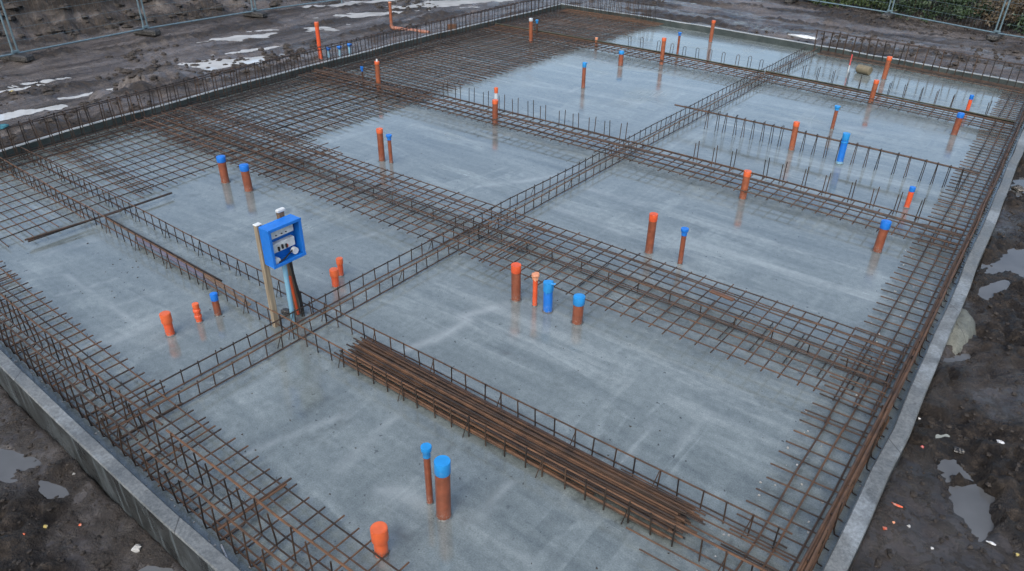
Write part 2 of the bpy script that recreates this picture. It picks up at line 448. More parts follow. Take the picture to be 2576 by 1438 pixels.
def thing(name, label, cat, loc, group=None):
    o = bpy.data.objects.new(name, None); col.objects.link(o)
    o.empty_display_size = 0.1
    o.location = loc; ORIG[o.name] = np.array(loc, float)
    return tag(o, label, cat, group)

def seg(X0, Y0, X1, Y1, z0, z1=None, step=0.75, j=0.0):
    """straight bar between plan points, as world points"""
    z1 = z0 if z1 is None else z1
    L = math.hypot(X1-X0, Y1-Y0); n = max(1, int(math.ceil(L/step)))
    pts = []
    for i in range(n+1):
        t = i/n
        p = W(X0+(X1-X0)*t, Y0+(Y1-Y0)*t, z0+(z1-z0)*t)
        if j: p = p+np.array([random.gauss(0, j), random.gauss(0, j), random.gauss(0, j*0.8)])
        pts.append(p)
    return pts

def bar(name, X0, Y0, X1, Y1, z, r, mat, parent, j=0.004, z1=None, n=6):
    return MB().tube(seg(X0, Y0, X1, Y1, z, z1, j=j), r*1.12, n).build(name, mat, parent)

# ------------------------------------------------------------------ slab and kerbs
XL, XR, YF, YB = -11.92, -0.245, 1.295, 17.77
def WV(X, Y):
    D = np.stack([X, Y, np.full_like(X, -SH)], -1); zz = D @ SR[2]
    qx = SF*(D @ SR[0])/zz/1000; qy = -SF*(D @ SR[1])/zz/1000
    d = np.hypot(qx, qy); u = d.copy()
    for _ in range(25): u -= (u*(1+SK*u*u)-d)/(1+3*SK*u*u)
    k = u/np.maximum(d, 1e-9); px = qx*k*1000; py = qy*k*1000
    r = CR[0][None]*(px/CF)[:, None]-CR[1][None]*(py/CF)[:, None]+CR[2][None]
    t = -CAM[2]/r[:, 2]
    return np.stack([CAM[0]+r[:, 0]*t, CAM[1]+r[:, 1]*t, np.zeros_like(t)], -1)
# laitance trails and scuffs on the cast surface, traced on the survey photo
TRAILS = [([(1000, 888), (1100, 852), (1163, 818), (1182, 806), (1160, 797), (1205, 786), (1278, 768)], .045, 1.0), ([(1165, 822), (1230, 852)], .02, .8), ([(600, 1150), (740, 1092), (870, 1045)], .03, .7),
          ([(163, 690), (218, 725), (289, 776), (357, 830)], .022, .7), ([(146, 745), (218, 725), (290, 702)], .03, .6), ([(250, 790), (300, 768), (400, 735)], .025, .5), ([(290, 860), (357, 828), (420, 800)], .05, .5),
          ([(1734, 602), (1867, 647), (2078, 715), (2208, 762)], .035, .7), ([(1281, 1217), (1192, 1319)], .05, .55), ([(1254, 1336), (1349, 1431)], .02, .6), ([(995, 1047), (859, 1179)], .06, .5), ([(1482, 476), (1615, 514)], .06, .7), ([(1397, 524), (1567, 589)], .07, .5),
          ([(960, 1235), (1010, 1240), (1055, 1262)], .07, .8), ([(1000, 1330), (960, 1400)], .02, .6), ([(1640, 1070), (1560, 1180)], .03, .4), ([(1790, 1040), (1700, 1130)], .03, .35), ([(1200, 470), (1330, 455), (1480, 425)], .04, .8), ([(1330, 520), (1420, 460)], .03, .4),
          ([(1215, 350), (1340, 330), (1430, 322)], .05, .6), ([(1500, 190), (1650, 205), (1830, 240)], .06, .7), ([(1300, 210), (1470, 235), (1640, 268)], .06, .6), ([(1960, 300), (2200, 330), (2420, 360)], .07, .6), ([(1800, 245), (1990, 270), (2150, 300)], .06, .5), ([(2000, 470), (2200, 520)], .05, .4), ([(680, 560), (760, 545), (850, 520)], .05, .5), ([(900, 600), (1000, 575)], .06, .5), ([(120, 640), (260, 600)], .05, .5), ([(60, 690), (200, 650)], .05, .4)]
SCUFFS = [(1176, 1312, .05, .035), (1274, 888, .05, .03), (1262, 880, .03, .03), (1320, 905, .06, .02), (1150, 1265, .05, .02), (300, 838, .03, .02), (1470, 1180, .03, .02), (1010, 1345, .09, .05), (1530, 1330, .03, .02), (1395, 1398, .04, .02), (1320, 300, .08, .05), (1960, 610, .06, .03)]
def slab():
    gx_ = np.linspace(XL, XR, 232); gy_ = np.concatenate([np.arange(YF, 7.5, .05), np.arange(7.5, 12, .08), np.linspace(12, YB, 48)])
    nx, ny = len(gx_)-1, len(gy_)-1
    PX, PY = np.meshgrid(gx_, gy_)
    P = WV(PX.ravel(), PY.ravel())
    pale = np.zeros(len(P)); dark = np.zeros(len(P))
    nz = fbm(P[:, 0]*5, P[:, 1]*5, 150, 4); nw = fbm(P[:, 0]*1.5, P[:, 1]*1.5, 155, 3)
    for pts, w, k in TRAILS:
        q = [at(*p)[:2] for p in pts]; d = np.full(len(P), 9.0)
        for a_, b_ in zip(q, q[1:]):
            e = b_-a_; t = np.clip(((P[:, :2]-a_) @ e)/(e @ e), 0, 1); d = np.minimum(d, np.hypot(P[:, 0]-a_[0]-t*e[0], P[:, 1]-a_[1]-t*e[1]))
        w2 = w*(1+1.1*nw)
        pale = np.maximum(pale, k*np.exp(-(np.maximum(0, d+.03*nz)/np.maximum(w2, .012))**2)*np.clip(.75+1.2*nz, .1, 1))
    for px, py, ra, rb in SCUFFS:
        c = at(px, py)[:2]; d = np.hypot((P[:, 0]-c[0])/ra, (P[:, 1]-c[1])/rb)
        dark = np.maximum(dark, np.exp(-d**2)*np.clip(.7+1.5*nz, 0, 1))
    vs = list(P); fs = []
    idx = lambda i, j: j*(nx+1)+i
    for j in range(ny):
        for i in range(nx):
            fs.append((idx(i, j), idx(i+1, j), idx(i+1, j+1), idx(i, j+1)))
    loop = [idx(i, 0) for i in range(nx+1)]+[idx(nx, j) for j in range(1, ny+1)]+[idx(i, ny) for i in range(nx-1, -1, -1)]+[idx(0, j) for j in range(ny-1, 0, -1)]
    o = len(vs)
    for k in loop: vs.append(vs[k]+np.array([0, 0, -0.35]))
    L = len(loop)
    for k in range(L):
        fs.append((loop[k], o+k, o+(k+1) % L, loop[(k+1) % L]))
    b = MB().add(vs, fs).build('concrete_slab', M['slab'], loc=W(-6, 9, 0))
    for nm, arr in (('pale', pale), ('dark', dark)):
        at_ = b.data.attributes.new(nm, 'FLOAT', 'POINT'); at_.data.foreach_set('value', np.concatenate([arr, np.zeros(L)]).astype(np.float32))
    tag(b, 'wet grey cast concrete slab under the rebar and pipes', 'slab')
slab()

def kerb_strip(inner, outer, zt, zb, mats, name, label, wob=0.006):
    """inner / outer: lists of plan points of equal length"""
    t = thing(name, label, 'kerb', W(*inner[len(inner)//2], 0))
    I = [W(*p, 0) for p in inner]; O = [W(*p, 0) for p in outer]
    n = len(I); dz = [random.gauss(0, wob) for _ in range(n)]
    off = [np.array([random.gauss(0, wob), random.gauss(0, wob), 0]) for _ in range(n)]
    I = [p+q for p, q in zip(I, off)]; O = [p+q for p, q in zip(O, off)]
    ins = 0.008
    tv = []
    for p, q, d in zip(I, O, dz):
        e = (q-p)/np.linalg.norm(q-p)
        tv += [p+np.array([0, 0, zt-0.012+d]), p+e*ins+np.array([0, 0, zt+d]), q-e*ins+np.array([0, 0, zt+d]), q+np.array([0, 0, zt-0.012+d])]
    fs = [(i*4+k, (i+1)*4+k, (i+1)*4+k+1, i*4+k+1) for i in range(n-1) for k in range(3)]
    fs += [(0, 1, 2, 3), tuple((n-1)*4+k for k in (3, 2, 1, 0))]
    # butted against the sides just below
    MB().add(tv, fs).build('top_edge', mats[0], t)
    sv = []; sf = []
    for p, q, d in zip(I, O, dz):
        sv += [p+np.array([0, 0, zb]), p+np.array([0, 0, zt-0.0125+d]), q+np.array([0, 0, zt-0.0125+d]), q+np.array([0, 0, zb])]
    for i in range(n-1):
        sf += [(i*4, (i+1)*4, (i+1)*4+1, i*4+1), (i*4+2, (i+1)*4+2, (i+1)*4+3, i*4+3)]
    sf += [(0, 1, 2, 3), tuple((n-1)*4+k for k in (3, 2, 1, 0))]
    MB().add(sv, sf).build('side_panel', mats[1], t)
    return t
def lin(a, b, n): return [a+(b-a)*i/n for i in range(n+1)]
ys = lin(1.205, 17.74, 30); xs = lin(-12.0, -0.262, 24)
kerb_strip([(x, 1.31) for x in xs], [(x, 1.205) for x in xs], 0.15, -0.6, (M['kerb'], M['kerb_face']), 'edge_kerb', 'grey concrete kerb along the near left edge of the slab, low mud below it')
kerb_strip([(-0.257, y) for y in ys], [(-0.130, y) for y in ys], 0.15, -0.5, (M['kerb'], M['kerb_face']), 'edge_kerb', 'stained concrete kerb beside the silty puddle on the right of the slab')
ys = lin(1.315, 17.74, 26)
kerb_strip([(-11.9, y) for y in ys], [(-11.965, y) for y in ys], 0.15, -0.5, (M['form_top'], M['form']), 'edge_kerb', 'dark formwork kerb with white top beside the rutted mud track')
xs = lin(-11.985, -0.13, 20)
kerb_strip([(x, 17.745) for x in xs], [(x, 17.83) for x in xs], 0.155, -0.5, (M['form_top'], M['form']), 'edge_kerb', 'dark formwork kerb with white top along the far end of the slab')

# ------------------------------------------------------------------ rebar
def mesh_sheet(label, barsx, barsy, group=None, mat='rust', name='rebar_mesh', loc=None, j=0.004):
    """barsx: (y, x0, x1, z, r) running across; barsy: (x, y0, y1, z, r) running along"""
    if loc is None: loc = (barsx[0][1], barsx[0][0])
    t = thing(name, label, 'rebar mesh', W(loc[0], loc[1], 0), group)
    for (y, x0, x1, z, r) in barsx:
        bar('long_bar', x0, y+random.gauss(0, .004), x1, y+random.gauss(0, .006), z, r, M[mat], t, j)
    for (x, y0, y1, z, r) in barsy:
        bar('cross_bar', x+random.gauss(0, .004), y0, x+random.gauss(0, .006), y1, z, r, M[mat], t, j)
    return t
def frange(a, b, s):
    out = []; x = a
    while x < b-1e-6: out.append(x); x += s
    return out

def tie_wires(t, pts_, r=.0016):
    m = MB()
    for p in pts_:
        p = np.array(p); a = random.uniform(0, 6.28); q = np.array([math.cos(a), math.sin(a), .25])*.011
        m.tube([p-q, p+np.array([0, 0, .010]), p+q], r, 4, False); e = p+q*1.2
        m.tube([p+q, e+np.array([jt(.01), jt(.01), .022])], r, 4, False)
    o = m.build('tie_wires', M['rust_dark'], t); o['kind'] = 'stuff'
# near left edge: low mesh with free tips
for (x0, x1, lab) in ((-11.8, -8.0, 'low rusty edge mesh at the photo left, in front of the leftmost bare slab bay'), (-8.1, -4.3, 'low rusty edge mesh in front of the orange coupler and blue capped pipe'), (-4.45, -0.4, 'low rusty edge mesh whose tips reach the orange stub at the bottom')):
    by = [(x, 1.43+jt(.02), 2.03+jt(.012), 0.05, .006) for x in frange(x0+.06, x1, .149)]
    bx = [(y, x0, x1, 0.058, .006) for y in (1.955, 1.82, 1.69, 1.60, 1.47)]
    t = mesh_sheet(lab, bx, by, 'edge meshes along the near left kerb', j=.005)
    tie_wires(t, [W(q[0], y, .065) for q in by for y in (1.955, 1.82, 1.69) if random.random() < .45])
# near left edge: upright U-bar cage on top
for (x0, x1, lab) in ((-11.8, -8.0, 'upright cage of rusty U bars along the kerb at the photo left'), (-7.95, -4.3, 'upright cage of rusty U bars along the near kerb, middle length'), (-4.25, -0.45, 'upright cage of rusty U bars along the near kerb at the bottom of the photo')):
    t = thing('edge_cage', lab, 'rebar cage', W(x0, 1.43, 0), 'upright cages along the near left kerb')
    for x in frange(x0+.05, x1, .167):
        a = x+jt(.01); h = .335+jt(.012); dx = jt(.012); lean = jt(.012)
        pts = [W(a+dx, 1.415+lean, h), W(a, 1.405, .10), W(a, 1.41, .035), W(a, 1.44, .02), W(a+.0, 1.58, .02), W(a, 1.612, .035), W(a, 1.615, .10), W(a+jt(.012), 1.615+jt(.01), h+jt(.01))]
        MB().tube(pts, .0058, 6).build('u_bar', M['rust_dark'], t)
    for y in (1.435, 1.632):
        bar('top_rail', x0, y, x1, y+jt(.008), .325, .0075, M['rust_red'], t, .007)
    bar('bottom_rail', x0, 1.427, x1, 1.425, .042, .006, M['rust'], t, .004)
# two thick bars laid across the near cage
for (xa, dy) in ((-3.43, 0.0), (-3.415, -.05)):
    b = MB().tube(seg(xa, 1.42, xa+.01, 2.03+dy, .072, step=.3, j=.002), .0085, 6).build('steel_bar', M['rust_red'], loc=W(xa, 1.7, 0))
    tag(b, 'short thick bar doubled across the near edge mesh', 'steel bar', 'two short bars laid across the near edge mesh')

# right edge
for (y0, y1, lab) in ((1.35, 5.0, 'rusty edge mesh with long tips at the near end of the right kerb'), (4.9, 10.3, 'rusty edge mesh along the middle of the right kerb'), (10.2, 17.3, 'densely spaced rusty edge mesh at the far end of the right kerb')):
    bx = [(y, -.87+jt(.012), -.36, .052, .006) for y in frange(y0+.05, y1, .1495)]
    by = [(x, y0, y1, .06, .0066) for x in (-.70, -.56, -.415)]
    t = mesh_sheet(lab, bx, by, 'edge meshes along the right kerb', loc=(-.6, y0))
for (y0, y1, lab) in ((1.3, 5.2, 'upright cage beside the right kerb, nearest length'), (5.0, 10.4, 'upright cage beside the right kerb, middle length'), (10.3, 17.5, 'upright cage beside the right kerb, farthest length')):
    t = thing('edge_cage', lab, 'rebar cage', W(-.33, y0, 0), 'upright cages along the right kerb')
    for y in frange(y0+.05, y1, .1495):
        xx = -.325+jt(.008); h = .325+jt(.012)
        MB().tube([W(xx+jt(.01), y+jt(.01), h), W(xx, y, .06), W(xx+.012, y, .02), W(xx+.045, y, .012)], .0056, 6).build('u_bar', M['rust_dark'], t)
    for (x, z) in ((-.352, .318), (-.318, .325), (-.335, .305), (-.345, .24), (-.318, .2), (-.345, .15), (-.32, .10), (-.345, .055)):
        bar('top_rail' if z > .3 else 'side_rail', x, y0, x+jt(.004), y1, z, .0085, M['rust'], t, .005)

# mid strip
def sheet_mid(x0, x1, lab):
    by = [(x, 5.135+jt(.012), 6.29+jt(.012), .135, .006) for x in frange(x0+.07, x1, .15)]
    bx = [(y, x0, x1, .143, r) for y, r in ((5.18, .006), (5.325, .006), (5.46, .0058), (5.61, .0058), (5.76, .007), (5.91, .0058), (6.03, .006), (6.10, .0062), (6.13, .0055), (6.26, .006))]
    mesh_sheet(lab, bx, by, 'mesh sheets of the wide middle strip', j=.004, loc=(x0, 5.7))
    lo = [(y, x0, x1, .032, .006) for y in (5.74, 5.97)]
    lc = [(x, 5.5, 6.1, .022, .0046) for x in frange(x0+.14, x1, .3)]
    mesh_sheet('lower bars under the '+lab.replace('rusty mesh length of the ', ''), lo, lc, 'lower mesh layer of the wide middle strip', mat='rust_dark', loc=(x0, 5.8))
sheet_mid(-11.55, -7.9, 'rusty mesh length of the wide middle strip nearest the photo left')
sheet_mid(-8.1, -4.2, 'rusty mesh length of the wide middle strip before the ladder crossing')
sheet_mid(-4.4, -.4, 'rusty mesh length of the wide middle strip behind the row of four pipes')

def ladder(label, along, c0, a0, a1, zt, zb, step=.17, r=.0062, group=None, feet=True, mat='rust', n3=4, lean=0.0, top_mat='rust_red', extra=0):
    """along 'x' or 'y'; c0 fixed plan coordinate"""
    P = (lambda a, c, z: W(a, c, z)) if along == 'x' else (lambda a, c, z: W(c, a, z))
    t = thing('rebar_ladder', label, 'rebar ladder', P(a0, c0, 0), group)
    S = (lambda z, d, rr, nm, m: bar(nm, a0, c0+d, a1, c0+d, z, rr, M[m], t, .005)) if along == 'x' else (lambda z, d, rr, nm, m: bar(nm, c0+d, a0, c0+d, a1, z, rr, M[m], t, .005))
    S(zt, 0, r, 'top_rail', top_mat); S(zb, r*1.7, r, 'bottom_rail', mat)
    for e in range(extra): S(zb+.012+.008*e, -r*2-.008*e, r, 'bottom_rail', mat)
    k = 0
    for a in frange(a0+.06, a1, step):
        aa = a+jt(.008)
        m = MB().tube([P(aa+jt(.006), c0-r*1.6, zt+.014+jt(.004)), P(aa, c0-r*1.6, 0.002)], .0056, 6)
        if n3 and k % n3 == 0:
            m.tube([P(aa, c0-r*1.6, zt), P(aa-.03, c0-.045, 0.002)], .0038, 5)
        m.build('rung', M['rust_dark'], t); k += 1
    return t
ladder('rusty ladder cage in front of the meter box posts, with the purple strip inside it', 'x', 3.19, -11.7, -.45, .185, .045, group='pair of ladder cages in front of the meter box')
ladder('rusty ladder cage behind the meter box posts and behind the bar pile', 'x', 3.567, -11.7, -.5, .185, .045, group='pair of ladder cages in front of the meter box')
ladder('long rusty ladder cage up the middle of the slab, right one of the pair', 'y', -4.79, 1.45, 17.45, .135, .022, .168, group='pair of ladder cages up the middle of the slab', top_mat='rust', n3=9)
ladder('long rusty ladder cage up the middle of the slab, left one of the pair', 'y', -5.015, 1.45, 17.45, .14, .022, .168, group='pair of ladder cages up the middle of the slab', top_mat='rust', n3=11)
ladder('low ladder spacer under the middle strip mesh', 'x', 5.80, -11.4, -.45, .122, .03, .34, r=.005, group=None, n3=0, mat='rust', top_mat='rust')

# second strip
def strip(name_pos, x0, x1, yf, yr, z, heavy, s=.15, grp=None):
    by = [(x, yf-.05+jt(.015), yr+jt(.02), z, .0066) for x in frange(x0+.05, x1, s)]
    bx = [(y, x0, x1, z+.010, .0066) for y in lin(yf, yr-.03, 4)]
    t = mesh_sheet(name_pos, bx, by, grp, loc=(x0, yf))
    for (dy, zz, r, m) in heavy:
        bar('thick_bar', x0, yr+dy, x1, yr+dy, zz, r, M[m], t, .003)
hv2 = [(-.24, .147, .009, 'rust'), (-.262, .145, .008, 'rust_dark'), (-.03, .148, .0068, 'rust'), (-.25, .03, .0075, 'rust_dark')]
strip('narrow rusty mesh strip with the pale grey pipe behind it, left of the central cages', -11.6, -4.9, 8.62, 9.24, .125, hv2, grp='narrow strips across the far half')
strip('narrow rusty mesh strip in front of the single rail, right of the central cages', -4.9, -.42, 8.60, 9.26, .125, hv2, grp='narrow strips across the far half')
hv3 = [(-.02, .158, .009, 'form_steel'), (0.0, .14, .010, 'rust'), (-.02, .12, .010, 'rust'), (.01, .10, .009, 'rust_dark'), (-.03, .035, .009, 'rust_dark')]
M['form_steel'] = rust_mat('greenish_steel', (0.020, 0.028, 0.022), (0.045, 0.055, 0.04), (0.075, 0.07, 0.04))
strip('narrow rusty mesh strip with thick bars near the far end, left of the central cages', -11.6, -4.9, 13.92, 14.5, .10, hv3, .165, 'narrow strips across the far half')
strip('narrow rusty mesh strip with thick bars near the far end, right of the central cages', -4.9, -.42, 13.92, 14.55, .10, hv3, .165, 'narrow strips across the far half')

# left mats, one or two layers per bay
def mat_sheet(lab, x0, x1, y0, y1, z, ox=0, oy=0, sx=.25, sy=.15, m='rust', r=.0056):
    bx = [(y, x0+jt(.02), x1+jt(.03), z, r) for y in frange(y0+.04+oy, y1, sy)]
    by = [(x, y0, y1, z+.009, r) for x in frange(x0+.06+ox, x1-.03, sx)]
    return mesh_sheet(lab, bx, by, 'mesh mats over the left side bays', mat=m, loc=((x0+x1)/2, y0), j=.0045)
mat_sheet('flat mesh mat in the nearest left bay in front of the ladder cages', -11.6, -8.78, 2.05, 4.2, .045)
mat_sheet('flat mesh mat in the left bay beside the two blue capped pipes', -11.6, -8.93, 3.9, 5.6, .04, .05, .05)
mat_sheet('doubled mesh mat under the left end of the wide middle strip', -11.55, -7.95, 5.3, 6.6, .06, .1, .07, m='rust')
mat_sheet('flat mesh mat in the left bay between the middle strip and the next strip', -11.6, -8.78, 6.4, 9.3, .045)
mat_sheet('flat lower mesh mat overlapping behind the middle strip at left', -11.5, -8.85, 6.3, 9.5, .03, .12, .075, m='rust_dark')
mat_sheet('large mesh mat of the far left bay, upper layer', -11.6, -8.83, 9.1, 14.2, .05)
mat_sheet('large mesh mat of the far left bay, lower layer', -11.6, -8.9, 9.2, 14.1, .03, .125, .075, m='rust_dark')
mat_sheet('mesh mat in the farthest left corner bay, upper layer', -11.6, -8.83, 14.1, 17.5, .05)
mat_sheet('mesh mat in the farthest left corner bay, lower layer', -11.6, -8.9, 14.3, 17.4, .03, .125, .075, m='rust_dark')

# left side ring and tall cages
for (y0, y1, lab) in ((1.5, 6.5, 'rusty edge mesh at the foot of the left formwork, near length'), (6.4, 12.0, 'rusty edge mesh at the foot of the left formwork, middle length'), (11.9, 17.6, 'rusty edge mesh at the foot of the left formwork, far length')):
    bx = [(y, -11.83, -11.2+jt(.03), .06, .0048) for y in frange(y0+.08, y1, .15)]
    by = [(x, y0, y1, .075+jt(.01), .0065) for x in (-11.8, -11.7, -11.62, -11.56, -11.44, -11.3)]
    mesh_sheet(lab, bx, by, 'edge meshes at the foot of the left formwork', mat='rust_dark', loc=(-11.5, y0))
def tall_cage(lab, along, c1, c2, a0, a1, z, step, grp):
    P = (lambda a, c, zz: W(c, a, zz)) if along == 'y' else (lambda a, c, zz: W(a, c, zz))
    t = thing('edge_cage', lab, 'rebar cage', P(a0, c1, 0), grp)
    for a in frange(a0+.05, a1, step):
        aa = a+jt(.014); h = z+jt(.012); l = jt(.018)
        MB().tube([P(aa, c1, .03), P(aa+l, c1, h-.02), P(aa+l, c1+(c2-c1)*.15, h), P(aa+l, c2-(c2-c1)*.15, h), P(aa+l, c2, h-.02), P(aa, c2, .03)], .0074, 5).build('u_bar', M['rust_dark'], t)
    for c in (c1, c2):
        nm = 'top_rail'
        if along == 'y': bar(nm, c, a0, c, a1, z-.02, .0074, M['rust_dark'], t, .008)
        else: bar(nm, a0, c, a1, c, z-.02, .0074, M['rust_dark'], t, .008)
    if along == 'y':
        bar('side_rail', c1, a0, c1, a1, .22, .0052, M['rust'], t, .006)
for (y0, y1, lab) in ((1.6, 7.0, 'tall row of rusty U bars along the left formwork, in front of the mud mound'), (7.05, 12.2, 'tall row of rusty U bars along the left formwork, by the standing orange pipe'), (12.25, 17.55, 'tall row of rusty U bars along the left formwork, by the far corner')):
    tall_cage(lab, 'y', -11.79, -11.69, y0, y1, .495, .17, 'tall U bar rows along the left formwork')
tall_cage('tall row of rusty U bars at the far left corner of the far formwork', 'x', 17.6, 17.68, -11.7, -9.0, .50, .12, 'tall U bar rows along the far formwork')
tall_cage('tall row of rusty U bars along the right part of the far formwork', 'x', 17.56, 17.62, -4.95, -.45, .52, .168, 'tall U bar rows along the far formwork')
for (x0, x1, lab) in ((-11.6, -8.7, 'dark bars along the foot of the far formwork at the left corner'), (-4.7, -.4, 'dark edge mesh along the foot of the far formwork at right')):
    bx = [(y, x0, x1, .08, .007) for y in (17.2, 17.32, 17.42, 17.52, 17.6)]
    by = [(x, 17.1+jt(.02), 17.62, .065, .005) for x in frange(x0+.06, x1, .168)]
    mesh_sheet(lab, bx, by, 'edge meshes at the foot of the far formwork', mat='rust_red' if x0 < -9 else 'rust', loc=(x0, 17.4))

# single rail row with hairpins
t = thing('rebar_ladder', 'single rail on tall hairpin legs behind the all blue pipe', 'rebar ladder', W(-4.8, 10.9, 0))
bar('top_rail', -5.05, 10.87, -.55, 10.93, .287, .011, M['rust'], t, .003)
bar('top_rail', -4.9, 10.9, -.6, 10.96, .283, .008, M['rust_dark'], t, .003)
for i, x in enumerate([-4.5, -4.32, -4.2, -4.02, -3.89, -3.74, -3.58, -3.44, -3.3, -3.12, -2.95, -2.78, -2.6, -2.42, -2.2, -2.02, -1.86, -1.62, -1.45, -1.25, -1.09, -.93, -.76]):
    h = .315+jt(.008); a = x+.02
    m = MB()
    for d in (-.035, .035):
        m.tube([W(a+d*.25, 10.9+d, 0.002), W(a+jt(.008), 10.9+d*.9, h)], .0058, 5)
    m.tube([W(a, 10.9-.03, h), W(a, 10.9+.03, h)], .0058, 5)
    m.build('hairpin_leg', M['rust_dark'], t)

def starters(xs, y, h, lab, grp, dx, dy, closed):
    proto = None
    for x in xs:
        hh = h+jt(.012)
        loc = W(x, y, 0)
        m = MB()
        a = loc+np.array([-dx/2, -dy/2, 0]); c = loc+np.array([dx/2, dy/2, 0])
        l1 = np.array([jt(.008), jt(.008), hh]); l2 = np.array([jt(.008), jt(.008), hh+(0 if closed else .02)])
        if closed:
            m.tube([a, a+l1-np.array([0, 0, .02]), (a+c)/2+np.array([l1[0], l1[1], hh]), c+l1-np.array([0, 0, .02]), c], .0062, 6)
        else:
            m.tube([a, a+l1], .0062, 6); m.tube([c, c+l2], .0062, 6)
        o = m.build('starter_bar', M['rust_dark'], loc=loc)
        tag(o, lab, 'starter bar', grp)
starters([-8.71, -8.42, -8.12, -7.81, -7.47, -7.19, -6.88, -6.64, -6.28, -6.02, -5.73, -5.46, -5.19], 9.5, .275, 'pair of upright starter bars just behind the nearer narrow strip, left of the central cages', 'starter bar pairs behind the nearer narrow strip at left', .075, .05, False)
starters([-4.0, -3.72, -3.45, -2.97, -2.74, -2.44, -2.16, -1.82, -1.54, -1.25, -.98], 9.5, .28, 'pair of upright starter bars between the nearer narrow strip and the single rail', 'starter bar pairs behind the nearer narrow strip at right', .03, .06, False)
starters([-8.2, -7.9, -7.5, -7.18, -6.88, -6.57, -6.29, -5.99, -5.68, -5.42, -5.17], 15.0, .26, 'upright hairpin bar behind the far narrow strip, left of the central cages', 'hairpin bars behind the far narrow strip at left', .055, .025, True)
starters([-4.59, -4.29, -4.01, -3.71, -3.43, -3.19, -2.64, -2.36, -2.07, -1.8, -1.52, -.91], 15.0, .29, 'upright hairpin bar behind the far narrow strip, right of the central cages', 'hairpin bars behind the far narrow strip at right', .012, .045, False)

# pile of loose bars
k = 0
for layer, (n, w) in enumerate(((17, .34), (15, .315), (13, .28), (9, .20), (4, .10))):
    for i in range(n):
        y = 3.215+(i-(n-1)/2)*w/n+.165+jt(.006); z = .045+layer*.0155+jt(.004)
        x0 = -4.24+jt(.045); x1 = -1.12+jt(.05)
        if random.random() < .12: x1 -= random.uniform(.2, .8)
        b = MB().tube(seg(x0, y+jt(.010), x1, y-.03+jt(.016), z, step=.7, j=.0016), .0078, 6).build('steel_bar', random.choice([M['rust_red'], M['rust'], M['rust_dark'], M['rust_dark']]), loc=W(-2.6, y, z))
        tag(b, 'loose rusty bar in the pile lying between the paired ladder cages', 'steel bar', 'loose bars piled between the ladder cages'); k += 1
for (x0, x1, y, z) in ((-1.75, -.42, 3.29, .075), (-1.6, -.42, 3.36, .075), (-1.5, -.45, 3.45, .07), (-1.4, -.42, 3.08, .075), (-1.25, -.42, 2.98, .07), (-1.7, -.42, 3.52, .075)):
    b = MB().tube(seg(x0, y, x1, y+jt(.01), z, step=.5, j=.002), .0062, 6).build('steel_bar', M['rust'], loc=W(x0, y, z))
    tag(b, 'loose lap bar lying over the right edge mesh beyond the bar pile', 'steel bar', 'lap bars over the right edge mesh')
for (a, lab) in ((((-8.71, 3.36), (-6.24, 3.36), .012, .011), 'single long dark bar lying between the paired ladder cages'), (((-8.58, 4.2), (-8.68, 2.42), .062, .013), 'thick bar laid along the edge of the nearest left mesh mat, upper one'), (((-8.54, 3.5), (-8.7, 2.4), .085, .011), 'short thick bar laid along the edge of the nearest left mesh mat')):
    p, q, z, r = a
    b = MB().tube(seg(*p, *q, z, step=.5, j=.002), r, 6).build('steel_bar', M['rust_dark'], loc=W(*p, z)); tag(b, lab, 'steel bar')

def plank(label, X0, Y0, X1, Y1, z, w, h, mat, name='plank', cat='plank'):
    a = W(X0, Y0, z); c = W(X1, Y1, z); d = c-a; L = np.linalg.norm(d)
    o = MB().box((a+c)/2, (L, w, h), math.atan2(d[1], d[0]), .004).build(name, mat, loc=(a+c)/2)
    return tag(o, label, cat)
plank('purple grey strip lying inside the nearer ladder cage', -7.75, 3.26, -6.05, 3.25, .06, .045, .02, M['purple'], 'film_strip', 'plastic strip')
plank('brown timber lath lying along the nearer ladder cage', -6.35, 3.255, -5.5, 3.20, .09, .035, .018, M['timber_brown'], 'lath', 'lath')
plank('small dark board left on the back of the middle strip mesh', -2.2, 6.02, -1.95, 6.0, .165, .05, .02, M['board'], 'board', 'board')

